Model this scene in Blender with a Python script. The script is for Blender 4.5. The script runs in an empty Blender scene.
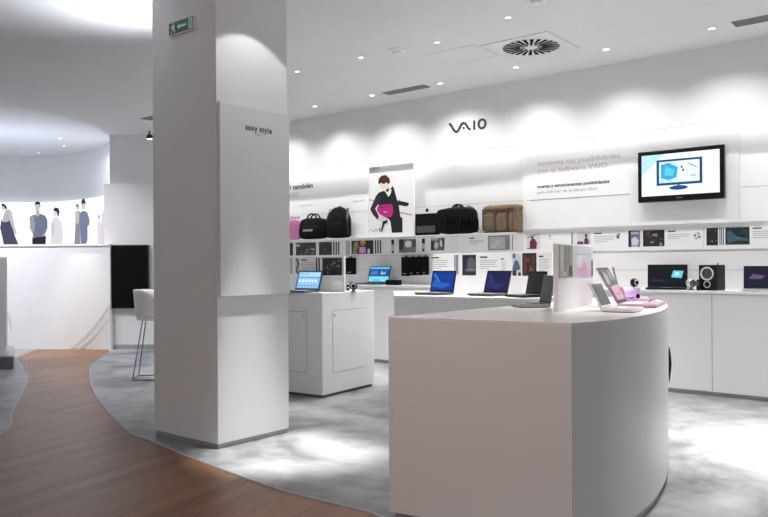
import bpy, bmesh, math, random
from mathutils import Vector, Matrix
random.seed(4)
S = bpy.context.scene
COL = S.collection
PI = math.pi
R = math.radians

# ------------------------------------------------------------------ camera and survey helpers
FP, PX, PY, ROLL, EYE = 760.0, 384.0, 264.0, 0.0055, 1.35
cr, sr = math.cos(ROLL), math.sin(ROLL)
cd = bpy.data.cameras.new('camera'); cam = bpy.data.objects.new('camera', cd); COL.objects.link(cam)
cd.sensor_width = 36; cd.lens = FP/768*36; cd.shift_y = 5.5/768; cd.clip_start = .05; cd.clip_end = 200
cam.matrix_world = Matrix(((cr, sr, 0, 0), (0, 0, -1, 0), (-sr, cr, 0, EYE), (0, 0, 0, 1)))
S.camera = cam
S.view_settings.view_transform = 'Standard'; S.view_settings.look = 'None'
S.view_settings.gamma = 1; S.view_settings.use_curve_mapping = False
S.view_settings.exposure = 0.13

def ray(x, y):
    dx, dy = x-PX, PY-y
    return (dx*cr+dy*sr)/FP, (dy*cr-dx*sr)/FP
def atz(x, y, z):                      # point of the horizontal plane z seen at (x, y)
    a, b = ray(x, y); t = (z-EYE)/b
    return Vector((a*t, t, z))
N = Vector((.6335, .7738)); U = Vector((.7738, -.6335)); WY = math.atan2(-.6335, .7738)
def wl(x, y, D):                       # (s, z) on the wall plane at distance D
    a, b = ray(x, y); t = D/(N.x*a+N.y)
    return U.x*a*t+U.y*t, EYE+b*t
def wp(s, D, z=0): return Vector((N.x*D+U.x*s, N.y*D+U.y*s, z))

# ------------------------------------------------------------------ materials
def mat(name, col, rough=.5, metal=0, spec=.5, emit=None, est=1, alpha=None, trans=0):
    m = bpy.data.materials.new(name); m.use_nodes = True
    b = m.node_tree.nodes['Principled BSDF']
    b.inputs['Base Color'].default_value = (*col, 1); b.inputs['Roughness'].default_value = rough
    b.inputs['Metallic'].default_value = metal; b.inputs['Specular IOR Level'].default_value = spec
    if trans: b.inputs['Transmission Weight'].default_value = trans
    if emit: b.inputs['Emission Color'].default_value = (*emit, 1); b.inputs['Emission Strength'].default_value = est
    return m
def grain(m, scale=40, amt=.03, bump=0.0, coord='Object', stretch=(1, 1, 1)):
    nt = m.node_tree; b = nt.nodes['Principled BSDF']; c = b.inputs['Base Color'].default_value[:3]
    tc = nt.nodes.new('ShaderNodeTexCoord'); mp = nt.nodes.new('ShaderNodeMapping'); mp.inputs['Scale'].default_value = stretch
    n = nt.nodes.new('ShaderNodeTexNoise'); n.inputs['Scale'].default_value = scale; n.inputs['Detail'].default_value = 4
    r = nt.nodes.new('ShaderNodeValToRGB')
    r.color_ramp.elements[0].color = (*[max(0, v*(1-amt)) for v in c], 1); r.color_ramp.elements[1].color = (*[min(1, v*(1+amt)) for v in c], 1)
    r.color_ramp.elements[0].position = .3; r.color_ramp.elements[1].position = .7
    nt.links.new(tc.outputs[coord], mp.inputs[0]); nt.links.new(mp.outputs[0], n.inputs['Vector'])
    nt.links.new(n.outputs['Fac'], r.inputs[0]); nt.links.new(r.outputs[0], b.inputs['Base Color'])
    if bump:
        bp = nt.nodes.new('ShaderNodeBump'); bp.inputs['Strength'].default_value = bump; bp.inputs['Distance'].default_value = .01
        nt.links.new(n.outputs['Fac'], bp.inputs['Height']); nt.links.new(bp.outputs[0], b.inputs['Normal'])
    return m
M = {}
M['paint'] = grain(mat('paint', (.80, .80, .81), .7, spec=.3), 3, .012)
M['ceil'] = grain(mat('ceiling_paint', (.78, .78, .79), .8, spec=.2), 2, .012)
M['lam'] = grain(mat('laminate', (.78, .78, .785), .38), 3, .01)
M['lamtop'] = grain(mat('laminate_top', (.90, .90, .905), .24), 3, .008)
M['board'] = grain(mat('board_white', (.86, .86, .86), .35), 5, .008)
M['kick'] = grain(mat('kick_metal', (.40, .41, .42), .4, metal=.4), 9, .05)
M['groove'] = mat('groove', (.12, .12, .12), .8)
M['black'] = grain(mat('black_fabric', (.005, .005, .006), .8, spec=.15), 120, .3, .2)
M['blackgl'] = grain(mat('black_plastic', (.005, .005, .006), .32, spec=.25), 60, .15)
M['darkgrey'] = grain(mat('dark_grey', (.06, .06, .07), .45), 60, .12)
M['silver'] = grain(mat('silver', (.62, .63, .65), .28, metal=.7), 60, .04)
M['ringm'] = grain(mat('brushed_ring', (.72, .73, .74), .3, metal=.25), 60, .04)
M['grey'] = grain(mat('grey_plastic', (.33, .33, .35), .4), 60, .06)
M['white_pl'] = grain(mat('white_plastic', (.82, .82, .82), .3), 30, .02)
M['pink'] = grain(mat('pink_plastic', (.47, .29, .37), .3), 40, .05)
M['pinkbag'] = grain(mat('pink_fabric', (.46, .15, .31), .7), 90, .12, .2)
M['brown'] = grain(mat('brown_canvas', (.175, .128, .082), .85, spec=.2), 70, .35, .4)
M['brown_dk'] = grain(mat('brown_leather', (.10, .065, .04), .6), 70, .25)
M['purple'] = mat('purple_acrylic', (.86, .62, .97), .15, trans=.5)
M['text'] = grain(mat('text_dark', (.03, .03, .03), .6), 20, .05)
M['textm'] = grain(mat('text_grey', (.42, .41, .42), .6), 20, .05)
M['textl'] = grain(mat('text_light', (.55, .53, .55), .6), 20, .05)
M['textp'] = grain(mat('text_rose', (.62, .50, .53), .6), 20, .05)
M['chrome'] = grain(mat('steel_rod', (.22, .22, .23), .3, metal=.8), 60, .05)
M['joint'] = grain(mat('joint_grey', (.58, .58, .59), .7), 30, .03)
M['vent'] = grain(mat('vent_grey', (.14, .14, .15), .5), 30, .05)
M['void'] = mat('void_black', (.003, .003, .003), .6, spec=.12)
M['lamp'] = mat('lamp_lens', (1, 1, 1), .5, emit=(1, .98, .95), est=6)
M['plinth'] = grain(mat('plinth_grey', (.15, .155, .165), .5), 12, .1)
FL = {}
def flat(c, e=0, rough=.35):           # printed ink, painted screen glare or lit pixel
    if not e and max(c) < .45: c = tuple(v*.72 for v in c)
    k = (tuple(round(v, 3) for v in c), e, rough)
    if k not in FL:
        nm = 'screen_pixel' if e else 'ink_or_glare'
        FL[k] = mat(nm, c if not e else (.004, .004, .004), rough if not e else .35, spec=.5 if not e else .2, emit=c if e else None, est=e or 1)
        if not e: grain(FL[k], 200, .06)
    return FL[k]

def concrete():
    m = mat('concrete_floor', (.4, .4, .41), .35); nt = m.node_tree; b = nt.nodes['Principled BSDF']
    tc = nt.nodes.new('ShaderNodeTexCoord')
    def noise(sc, det, dist, seed):
        mp = nt.nodes.new('ShaderNodeMapping'); mp.inputs['Location'].default_value = (seed, seed*2, 0)
        n = nt.nodes.new('ShaderNodeTexNoise'); n.inputs['Scale'].default_value = sc; n.inputs['Detail'].default_value = det
        n.inputs['Roughness'].default_value = .6; n.inputs['Distortion'].default_value = dist
        nt.links.new(tc.outputs['Object'], mp.inputs[0]); nt.links.new(mp.outputs[0], n.inputs['Vector']); return n
    a = noise(1.1, 5, 1.2, 3); c = noise(5, 8, .6, 11)
    mx = nt.nodes.new('ShaderNodeMath'); mx.operation = 'MULTIPLY_ADD'; mx.inputs[1].default_value = .35
    nt.links.new(c.outputs['Fac'], mx.inputs[0]); nt.links.new(a.outputs['Fac'], mx.inputs[2])
    r = nt.nodes.new('ShaderNodeValToRGB'); e = r.color_ramp.elements
    e[0].position = .50; e[0].color = (.125, .129, .137, 1); e[1].position = .84; e[1].color = (.38, .385, .395, 1)
    nt.links.new(mx.outputs[0], r.inputs[0]); nt.links.new(r.outputs[0], b.inputs['Base Color'])
    rr = nt.nodes.new('ShaderNodeMapRange'); rr.inputs[3].default_value = .28; rr.inputs[4].default_value = .5
    nt.links.new(a.outputs['Fac'], rr.inputs[0]); nt.links.new(rr.outputs[0], b.inputs['Roughness'])
    return m
M['concrete'] = concrete()
def wood():
    m = mat('wood_floor', (.2, .1, .05), .4); nt = m.node_tree; b = nt.nodes['Principled BSDF']
    tc = nt.nodes.new('ShaderNodeTexCoord'); mp = nt.nodes.new('ShaderNodeMapping')
    mp.inputs['Rotation'].default_value = (0, 0, -R(90-27))
    br = nt.nodes.new('ShaderNodeTexBrick'); br.inputs['Scale'].default_value = 1
    br.inputs['Brick Width'].default_value = 1.6; br.inputs['Row Height'].default_value = .12
    br.inputs['Mortar Size'].default_value = .0015; br.inputs['Mortar Smooth'].default_value = .3
    br.offset = .37; br.inputs['Bias'].default_value = 0
    br.inputs['Color1'].default_value = (0, 0, 0, 1); br.inputs['Color2'].default_value = (1, 1, 1, 1); br.inputs['Mortar'].default_value = (0, 0, 0, 1)
    n = nt.nodes.new('ShaderNodeTexNoise'); n.inputs['Scale'].default_value = 3; n.inputs['Detail'].default_value = 7
    ms = nt.nodes.new('ShaderNodeMapping'); ms.inputs['Scale'].default_value = (1, 14, 1)
    L = nt.links
    L.new(tc.outputs['Object'], mp.inputs[0]); L.new(mp.outputs[0], br.inputs['Vector']); L.new(mp.outputs[0], ms.inputs[0]); L.new(ms.outputs[0], n.inputs['Vector'])
    ad = nt.nodes.new('ShaderNodeMath'); ad.operation = 'MULTIPLY_ADD'; ad.inputs[1].default_value = .45
    L.new(br.outputs['Color'], ad.inputs[0]); L.new(n.outputs['Fac'], ad.inputs[2])
    r = nt.nodes.new('ShaderNodeValToRGB'); e = r.color_ramp.elements
    e[0].position = .25; e[0].color = (.085, .034, .013, 1); e[1].position = .95; e[1].color = (.25, .110, .045, 1)
    L.new(ad.outputs[0], r.inputs[0])
    mm = nt.nodes.new('ShaderNodeMixRGB'); mm.inputs[2].default_value = (.03, .018, .012, 1)
    L.new(br.outputs['Fac'], mm.inputs[0]); L.new(r.outputs[0], mm.inputs[1]); L.new(mm.outputs[0], b.inputs['Base Color'])
    b.inputs['Roughness'].default_value = .36; b.inputs['Specular IOR Level'].default_value = .42
    return m
M['wood'] = wood()

# ------------------------------------------------------------------ mesh builder
class MB:
    def __init__(s): s.v = []; s.f = []; s.m = []; s.mats = []
    def mi(s, m):
        if m not in s.mats: s.mats.append(m)
        return s.mats.index(m)
    def add(s, vs, fs, m):
        o = len(s.v); s.v += [Vector(v) for v in vs]; i = s.mi(m)
        for f in fs: s.f.append([o+k for k in f]); s.m.append(i)
        return s
    def box(s, x0, x1, y0, y1, z0, z1, m):
        vs = [(x, y, z) for x in (x0, x1) for y in (y0, y1) for z in (z0, z1)]
        return s.add(vs, [(0, 1, 3, 2), (4, 6, 7, 5), (0, 4, 5, 1), (2, 3, 7, 6), (0, 2, 6, 4), (1, 5, 7, 3)], m)
    def prism(s, pts, z0, z1, m):      # outline in xy (counter-clockwise)
        n = len(pts); vs = [(p[0], p[1], z0) for p in pts]+[(p[0], p[1], z1) for p in pts]
        fs = [tuple(range(n-1, -1, -1)), tuple(range(n, 2*n))]+[(i, (i+1) % n, n+(i+1) % n, n+i) for i in range(n)]
        return s.add(vs, fs, m)
    def face(s, pts, y, m, th=0):      # outline in xz facing -y; optional thickness
        n = len(pts)
        if not th: return s.add([(p[0], y, p[1]) for p in pts], [tuple(range(n))], m)
        vs = [(p[0], y, p[1]) for p in pts]+[(p[0], y+th, p[1]) for p in pts]
        fs = [tuple(range(n)), tuple(range(2*n-1, n-1, -1))]+[(i, n+i, n+(i+1) % n, (i+1) % n) for i in range(n)]
        return s.add(vs, fs, m)
    def ring(s, c, r, ax, n=20):
        pass
    def tube(s, pts, r, m, n=8, closed=False, flat=1.0):
        pts = [Vector(p) for p in pts]; k = len(pts); vs = []; up = Vector((0, 0, 1))
        rr = r if isinstance(r, (list, tuple)) else [r]*k
        for i, p in enumerate(pts):
            a = pts[(i-1) % k] if (closed or i) else p; b = pts[(i+1) % k] if (closed or i < k-1) else p
            d = (b-a).normalized()
            x = d.cross(up)
            if x.length < .05: x = d.cross(Vector((0, 1, 0)))
            x.normalize(); y = x.cross(d).normalized()
            for j in range(n):
                t = 2*PI*j/n; vs.append(p+x*math.cos(t)*rr[i]+y*math.sin(t)*rr[i]*flat)
        fs = []
        for i in range(k if closed else k-1):
            q = (i+1) % k
            for j in range(n): fs.append((i*n+j, i*n+(j+1) % n, q*n+(j+1) % n, q*n+j))
        if not closed: fs += [tuple(range(n-1, -1, -1)), tuple(range((k-1)*n, k*n))]
        return s.add(vs, fs, m)
    def lathe(s, prof, m, n=24, org=(0, 0, 0), axis='z'):   # prof of (r, h)
        vs = []; o = Vector(org)
        for r_, h in prof:
            for j in range(n):
                t = 2*PI*j/n; c, d = r_*math.cos(t), r_*math.sin(t)
                vs.append(o+(Vector((c, d, h)) if axis == 'z' else Vector((c, h, d)) if axis == 'y' else Vector((h, c, d))))
        k = len(prof)
        fs = [(i*n+j, i*n+(j+1) % n, (i+1)*n+(j+1) % n, (i+1)*n+j) for i in range(k-1) for j in range(n)]
        fs += [tuple(range(n-1, -1, -1)), tuple(range((k-1)*n, k*n))]
        return s.add(vs, fs, m)
    def build(s, name, parent=None, loc=(0, 0, 0), rz=0, smooth=False, bevel=0, sub=0, rx=0, seg=2):
        me = bpy.data.meshes.new(name); me.from_pydata([tuple(v) for v in s.v], [], s.f)
        for m in s.mats: me.materials.append(m)
        for p, i in zip(me.polygons, s.m): p.material_index = i
        b = bmesh.new(); b.from_mesh(me)
        if not getattr(s, 'keep', False): bmesh.ops.recalc_face_normals(b, faces=b.faces)
        b.to_mesh(me); b.free(); me.update()
        if smooth:
            for p in me.polygons: p.use_smooth = True
        o = bpy.data.objects.new(name, me); COL.objects.link(o)
        o.location = loc; o.rotation_euler = (rx, 0, rz)
        if parent: o.parent = parent
        if bevel:
            q = o.modifiers.new('bevel', 'BEVEL'); q.width = bevel; q.segments = seg; q.limit_method = 'ANGLE'; q.angle_limit = R(40)
        if sub:
            q = o.modifiers.new('sub', 'SUBSURF'); q.levels = sub; q.render_levels = sub
        if smooth and not sub:
            try: me.set_sharp_from_angle(angle=R(38))
            except Exception: pass
        return o
def ell(cx, cz, rx, rz, n=14, a=0): return [(cx+rx*math.cos(a+2*PI*i/n), cz+rz*math.sin(a+2*PI*i/n)) for i in range(n)]
def rect(x0, x1, z0, z1): return [(x0, z0), (x1, z0), (x1, z1), (x0, z1)]
def catmull(P, n=8):
    P = [Vector(p) for p in P]; out = []
    for i in range(len(P)-1):
        p0 = P[max(i-1, 0)]; p1 = P[i]; p2 = P[i+1]; p3 = P[min(i+2, len(P)-1)]
        for k in range(n):
            t = k/n
            out.append(.5*((2*p1)+(p2-p0)*t+(2*p0-5*p1+4*p2-p3)*t*t+(3*p1-p0-3*p2+p3)*t**3))
    return out+[P[-1]]
def tag(o, label=None, cat=None, group=None, kind=None):
    if label: o['label'] = label
    if cat: o['category'] = cat
    if group: o['group'] = group
    if kind: o['kind'] = kind
    return o
def thing(name, label, cat, loc=(0, 0, 0), rz=0, group=None):
    o = bpy.data.objects.new(name, None); COL.objects.link(o); o.empty_display_size = .1
    o.location = loc; o.rotation_euler = (0, 0, rz); return tag(o, label, cat, group)
def struct(o): o['kind'] = 'structure'; return o
def copy_tree(o, parent=None):
    c = o.copy(); COL.objects.link(c)
    if parent: c.parent = parent
    for ch in [k for k in bpy.data.objects if k.parent == o]: copy_tree(ch, c)
    return c
def text_geo(txt, x0, x1, zb, h, y, m, mb, bold=0, sp=1):
    """letters in the xz plane facing -y, fitted to the width x0..x1 and the capital height h"""
    cu = bpy.data.curves.new('t', 'FONT'); cu.body = txt; cu.resolution_u = 3; cu.size = 1; cu.offset = bold; cu.space_character = sp
    ob = bpy.data.objects.new('t', cu); COL.objects.link(ob)
    dg = bpy.context.evaluated_depsgraph_get(); dg.update()
    me = bpy.data.meshes.new_from_object(ob.evaluated_get(dg))
    xs = [v.co.x for v in me.vertices]; a, b = min(xs), max(xs)
    f = (x1-x0)/(b-a); g = h/.7
    vs = [(x0+(v.co.x-a)*f, y, zb+v.co.y*g) for v in me.vertices]
    fs = [tuple(p.vertices) for p in me.polygons]
    mb.add(vs, fs, m)
    bpy.data.objects.remove(ob); bpy.data.curves.remove(cu); bpy.data.meshes.remove(me)
def textobj(name, txt, x0, x1, zb, h, y, m, parent, bold=0, sp=1):
    mb = MB(); mb.keep = True
    text_geo(txt, x0, x1, zb, h, y, m, mb, bold, sp)
    return mb.build(name, parent)

# ------------------------------------------------------------------ the setting
CZ = 3.6; HZ = 3.72; DF = 8.3; DW = 8.6; DC = 8.02
from mathutils.geometry import tessellate_polygon
def plate(pts, z0, z1, m, name):
    tris = tessellate_polygon([[Vector((p[0], p[1], 0)) for p in pts]]); n = len(pts)
    vs = [(p[0], p[1], z0) for p in pts]+[(p[0], p[1], z1) for p in pts]
    fs = [tuple(t) for t in tris]+[tuple(i+n for i in reversed(t)) for t in tris]+[(i, (i+1) % n, n+(i+1) % n, n+i) for i in range(n)]
    mb = MB(); mb.add(vs, fs, m); return struct(mb.build(name))
plate([(-14, -5), (14, -5), (14, 20), (-14, 20)], -.1, 0, M['concrete'], 'floor')
# wooden walkway with curved borders
rb = [(384, 519), (364.6, 512), (281, 491), (208, 465), (151, 441), (133, 434.7), (120, 424), (108, 412), (95, 394.5), (89.7, 376), (93, 363.5), (110, 352.2)]
lb = [(18.6, 357), (27.8, 372.8), (24.8, 388), (12.4, 413), (0, 434.7)]
rbw = [atz(x, y, 0).to_2d() for x, y in rb]; lbw = [atz(x, y, 0).to_2d() for x, y in lb]
d0 = (rbw[0]-rbw[2]).normalized()
rbw = [Vector((2.2, .2)), Vector((1.2, 2.2)), Vector((.55, 3.3))]+rbw
lbw = lbw+[Vector((-3.25, 4.9)), Vector((-3.55, 3.6)), Vector((-4.4, 2.2)), Vector((-6, .8))]
rc = catmull(rbw, 8); lc = catmull(lbw, 8)
far = [Vector((-4.45, 12.25)), Vector((-5.6, 12.25))]
wpoly = [tuple(p) for p in rc]+[tuple(p) for p in far]+[tuple(p) for p in lc]+[(-6, -5), (2.2, -5)]
plate(wpoly, -.05, .004, M['wood'], 'floor')
mb = MB()
mb.tube([(p[0], p[1], .004) for p in rc], .008, M['kick'], 6)
struct(mb.build('trim_1'))
mb = MB(); mb.tube([(p[0], p[1], .004) for p in lc], .008, M['kick'], 6)
struct(mb.build('trim_2'))

# ceiling with curved recess at the far left
rec = [(0, 107), (25, 110), (50, 114), (75, 120), (95, 127), (108, 135)]
recw = catmull([Vector((-10.5, 11.2)), Vector((-8, 10.4)), Vector((-6.6, 10.2))]+[atz(x, y, CZ).to_2d() for x, y in rec], 6)
fl = wp(9, DF); fr = wp(-9.6, DF)
cpoly = [(-14, -5), (14, -5), (14, 0), tuple(wp(11, DF)[:2]), tuple(wp(-9.9, DF)[:2]), (-2.45, 13.6), (-4.2, 13.6)]+[tuple(p) for p in reversed(recw)]+[(-14, 11.2)]
plate(cpoly, CZ, CZ+.09, M['ceil'], 'ceiling')
plate([(-14, 9.6), (0, 9.6), (0, 19), (-14, 19)], HZ, HZ+.1, M['ceil'], 'ceiling')

# fascia above the display wall, lit from a slot behind its lip
SL, SR = -10.2, 11.0
def wbox(name, s0, s1, D0, D1, z0, z1, m, bev=0, st=True):
    mb = MB(); mb.box(s0, s1, D0, D1, z0, z1, m)
    o = mb.build(name, loc=wp(0, 0), rz=WY, bevel=bev)
    return struct(o) if st else o
wbox('wall_fascia', SL, SR, DF, DF+.04, 2.80, CZ+.05, M['paint'])
wbox('wall_right', SL, SR, DW, DW+.12, 0, CZ+.05, M['paint'])
wbox('ceiling', SL, SR, DF+.04, DW, 3.02, 3.06, M['paint'])
# shallow horizontal joints of the wall cladding
k = 3
for z in (2.145, 1.475, 1.265):
    segs = [(-10.2, -5.43), (-5.4, SR)] if z != 2.145 else [(-10.2, -3.9), (2.0, SR)]
    mb = MB()
    for a, b in segs: mb.box(a, b, DW-.0015, DW+.002, z-.002, z+.002, M['kick'])
    struct(mb.build('trim_%d' % k, loc=(0, 0, 0), rz=WY)); k += 1
# raised panels of the cladding
def span(x0, x1, y0, y1, D):
    xm, ym = (x0+x1)/2, (y0+y1)/2
    return wl(x0, ym, D)[0], wl(x1, ym, D)[0], wl(xm, y1, D)[1], wl(xm, y0, D)[1]
s521 = wl(523, 200, DW-.05)[0]; s739 = wl(739, 200, DW-.05)[0]; s630 = wl(630, 175, DW-.05)[0]; s530 = wl(529.5, 175, DW-.05)[0]
mb = MB()
mb.box(s521, s739, DW-.05, DW, 1.775, 2.98, M['board'])
mb.box(s530, s630, DW-.053, DW-.049, 2.135, 2.141, M['groove'])
struct(mb.build('trim_%d' % k, rz=WY)); k += 1
wbox('trim_%d' % k, s739+.003, SR, DW-.03, DW, 1.775, 2.98, M['board']); k += 1
wbox('trim_%d' % k, s739+.02, SR, DW-.0315, DW-.029, 2.135, 2.140, M['kick']); k += 1
wbox('baseboard_right', SL, SR, DC+.03, DC+.04, 0, .04, M['kick'])

# far left: high curved wall with backlit mural, low wall in front, pier with screen
cvx = [(-110, 15.2), (-60, 16.0), (0, 16.4), (30, 16.5), (60, 16.3), (85, 15.8), (104, 15.0), (118, 14.2)]
def zc(x):
    for (a, za), (b, zb) in zip(cvx, cvx[1:]):
        if x <= b: t = (x-a)/(b-a); return za+(zb-za)*t
    return cvx[-1][1]
cc = catmull([Vector(((x-PX)/FP*z, z)) for x, z in cvx], 6)
def czs(X):                            # smooth depth along the curve by bearing
    for a, b in zip(cc, cc[1:]):
        ta, tb = a.x/a.y, b.x/b.y
        if ta <= X <= tb+1e-9: t = (X-ta)/(tb-ta); return a.y+(b.y-a.y)*t
    return cc[-1].y if X > 0 or X > cc[-1].x/cc[-1].y else cc[0].y
def curved(name, pts, th, z0, z1, m):
    mb = MB(); back = [Vector((p.x, p.y+th)) for p in pts]
    mb.prism([tuple(p) for p in pts]+[tuple(p) for p in reversed(back)], z0, z1, m)
    return mb.build(name, smooth=True)
struct(curved('wall_far', [Vector((p.x*1.008, p.y+.1)) for p in cc], .15, 0, HZ, M['paint']))
low = catmull([Vector((-10, 10.9)), Vector((-8, 11.9)), Vector((-6.2, 12.35)), Vector((-4.385, 12.16))], 8)
struct(curved('wall_low', low, .12, 0, 1.67, M['paint']))
o = curved('trim_%d' % k, [Vector((p.x, p.y-.03)) for p in low], .2, 1.67, 1.70, M['lamtop']); struct(o); k += 1
mb = MB(); mb.box(-4.527, -2.3, 12.3, 13.1, 0, 2.67, M['paint']).box(-4.72, -2.3, 13.1, 14.8, 0, HZ, M['paint']); struct(mb.build('wall_pier'))
mb = MB(); mb.box(-4.37, -2.3, 12.285, 12.3, 0, .07, M['kick']); struct(mb.build('baseboard_pier'))

# ------------------------------------------------------------------ mural (backlit)
mur = thing('mural', 'long curved backlit mural of standing people above the low white wall', 'mural', (0, 0, 0))
mb = MB(); mp_ = [Vector((p.x, p.y)) for p in cc]
mb.prism([tuple(p) for p in mp_]+[(p.x*1.004, p.y+.08) for p in reversed(mp_)], 1.55, 2.73, flat((.80, .93, 1.0), 1.25))
mb.build('light_box', mur)
def mpt(x, y, off):
    a, b = ray(x, y); z = czs(a)-off
    return (a*z, z, EYE+b*z)
fig = MB(); layer = [.01]
def fdone():
    global fig
    fig.build('printed_person', mur); fig = MB(); layer[0] = .01
def fpoly(pts, c, e=.9):
    g = sum(c)/3; c = tuple((v*.6+g*.4)**1.25 for v in c)
    layer[0] += .0015
    o = len(fig.v); fig.add([mpt(x, y, layer[0]) for x, y in pts], [tuple(range(len(pts)))], flat(c, e))
def fel(cx, cy, rx, ry, c, e=.9): fpoly([(cx+rx*math.cos(2*PI*i/12), cy+ry*math.sin(2*PI*i/12)) for i in range(12)], c, e)
hair, skin = (.03, .02, .05), (.75, .62, .6)
# woman turning, long dark skirt
fpoly([(1, 221), (5, 218), (11, 220), (14, 223), (13, 229), (15, 236), (19, 246), (4, 246), (2, 236), (0, 228)], (.10, .12, .22))
fpoly([(2, 222), (4, 214), (6, 209), (10, 211), (11.5, 219), (7, 222)], (.55, .55, .64))
fpoly([(8, 208), (12, 212), (14, 224), (17, 234), (15.5, 235), (11.5, 226), (9, 218)], (.62, .6, .72))
fel(3.6, 207.3, 2.0, 3.0, skin); fpoly([(1.2, 204.5), (3, 203.3), (6, 205.5), (7.2, 209), (5.4, 209), (4, 206.5), (1.6, 206)], hair)
fdone()
# man in blue-grey shirt, hands joined
fpoly([(29.6, 217), (34, 214.5), (36.8, 215), (40, 213.6), (45, 215.5), (47.4, 220), (47.6, 228), (45, 234), (45, 246), (32.6, 246), (33, 235), (30, 228)], (.22, .25, .42))
fpoly([(30.5, 217), (34.5, 215), (36, 226), (35.4, 236), (32, 233), (29.8, 226)], (.40, .42, .56))
fpoly([(32, 238), (46, 236), (45.6, 246), (32.4, 246)], (.05, .04, .07))
fpoly([(32, 236), (38.4, 239.5), (44.6, 233), (45.6, 236), (40.6, 242.5), (37, 243.6), (32.6, 239.5)], (.62, .42, .40))
fpoly([(36, 210), (39.5, 210), (39.5, 215), (37.4, 217), (36, 215)], (.62, .5, .5)); fel(37.6, 207, 2.4, 4.0, skin)
fpoly([(34.8, 206), (35, 202.6), (37.4, 201.4), (40, 202.4), (40.6, 206), (40, 207), (39.4, 204.4), (36, 204.4)], hair)
fdone()
# pale clothed woman
fpoly([(50.5, 224), (54, 217), (58, 217), (61.5, 222), (63, 232), (62.6, 246), (50.8, 246)], (.80, .78, .84))
fpoly([(52, 226), (55, 220), (57, 246), (53, 246)], (.66, .64, .74))
fel(55.2, 213, 2.2, 3.4, (.85, .78, .78)); fpoly([(53, 209.5), (55.2, 207.4), (58.3, 208), (59.6, 211.6), (58.8, 216), (57.6, 216.6), (57, 212), (54.4, 211)], (.05, .04, .10))
fdone()
# couple: tall man in blue, woman in grey beside him
fpoly([(79.6, 213), (83, 210.6), (87, 211.8), (89.6, 219), (89.4, 225), (87.6, 226), (87.6, 240), (86.4, 243), (80.6, 243), (80, 228)], (.20, .21, .46))
fel(83.4, 206.5, 1.9, 3.4, skin); fpoly([(81, 205.5), (81.4, 200.6), (83.4, 198.2), (85.4, 200.4), (85.8, 205.6), (84.6, 203.6), (82, 203.6)], hair)
fpoly([(75, 212), (78.6, 210.4), (80.6, 213), (80, 224), (80.2, 243.4), (74.4, 243.4), (75.4, 224)], (.33, .32, .38))
fpoly([(75, 213), (78, 211), (79.4, 214), (78.6, 224), (75.6, 223)], (.62, .58, .62))
fel(77.4, 207.4, 1.6, 2.8, (.8, .7, .68)); fpoly([(75.6, 207), (76, 204.4), (78, 204), (79.2, 206), (78.8, 209), (78, 206.4)], (.25, .2, .22))
fpoly([(80.6, 243), (86.4, 243), (86.2, 246), (80.8, 246)], (.12, .10, .16)); fpoly([(74.4, 243.4), (80.2, 243.4), (80, 246), (74.6, 246)], (.16, .14, .18))
fdone()
# pale figure at the end
fpoly([(97, 224), (99.5, 219), (101.5, 224), (102.6, 240), (103, 246), (97.6, 246)], (.80, .70, .74)); fel(98.8, 217, 1.2, 2.2, (.5, .42, .45))
fpoly([(101.4, 214), (104, 210), (105, 246), (102.4, 246), (101.6, 230)], (.82, .62, .66))
fdone()

# arcs of thin wire against the low wall
def lowy(X):
    for a, b in zip(low, low[1:]):
        if a.x <= X <= b.x: return a.y+(b.y-a.y)*(X-a.x)/(b.x-a.x)
    return low[-1].y
def warc(pxs, r, lab, m=M['silver']):
    pts = []
    for x, y in pxs:
        a, b = ray(x, y); Z = 12.2
        for _ in range(3): Z = lowy(a*Z)-.02
        pts.append(Vector((a*Z, Z, EYE+b*Z)))
    mb = MB(); mb.tube(catmull(pts, 6), r, m, 6); o = mb.build('wall_wire', smooth=True); return tag(o, lab, 'wire', 'thin wires curving over the low wall')
warc([(109.6, 304), (103, 315), (93, 328), (80, 341), (69, 350.3)], .006, 'upper thin wire sweeping down the low white wall to the wooden floor')
warc([(109.6, 318), (104, 325), (96, 334), (86, 343.5), (78, 350.3)], .005, 'fainter lower thin wire curving down the low white wall under its thicker neighbour')
warc([(-2, 299), (5, 307), (9, 318), (11, 330)], .005, 'short curved wire on the low white wall at the left edge, behind white panel')

# left plinth and panel
mb = MB(); mb.prism([(-8, 9.95), (-4.86, 9.95), (-5.5, 11.25), (-8, 11.25)], 0, .15, M['plinth']).prism([(-8, 9.93), (-4.84, 9.93), (-5.48, 11.27), (-8, 11.27)], .1505, .175, M['kick'])
tag(mb.build('plinth', bevel=.004), 'low dark grey plinth on blue-grey floor at the left edge', 'plinth')
mb = MB(); mb.box(-1.2, .935, -.02, .02, 0, 1.3, M['lam'])
tag(mb.build('partition_panel', loc=(-6.2, 10.6, .175), bevel=.004), 'upright white panel standing on the dark grey plinth at the left edge', 'panel')

# black screen on the pier
sc = thing('wall_screen', 'large black switched-off screen hung upright on the grey pier', 'screen', (-4.39, 12.3, .66))
mb = MB(); mb.box(.0, .60, -.09, -.01, 0, 1.02, M['blackgl']); mb.build('screen_casing', sc, bevel=.006)
mb = MB(); mb.box(.02, .58, -.094, -.09, .02, 1.0, M['void']); mb.build('display', sc)
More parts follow.
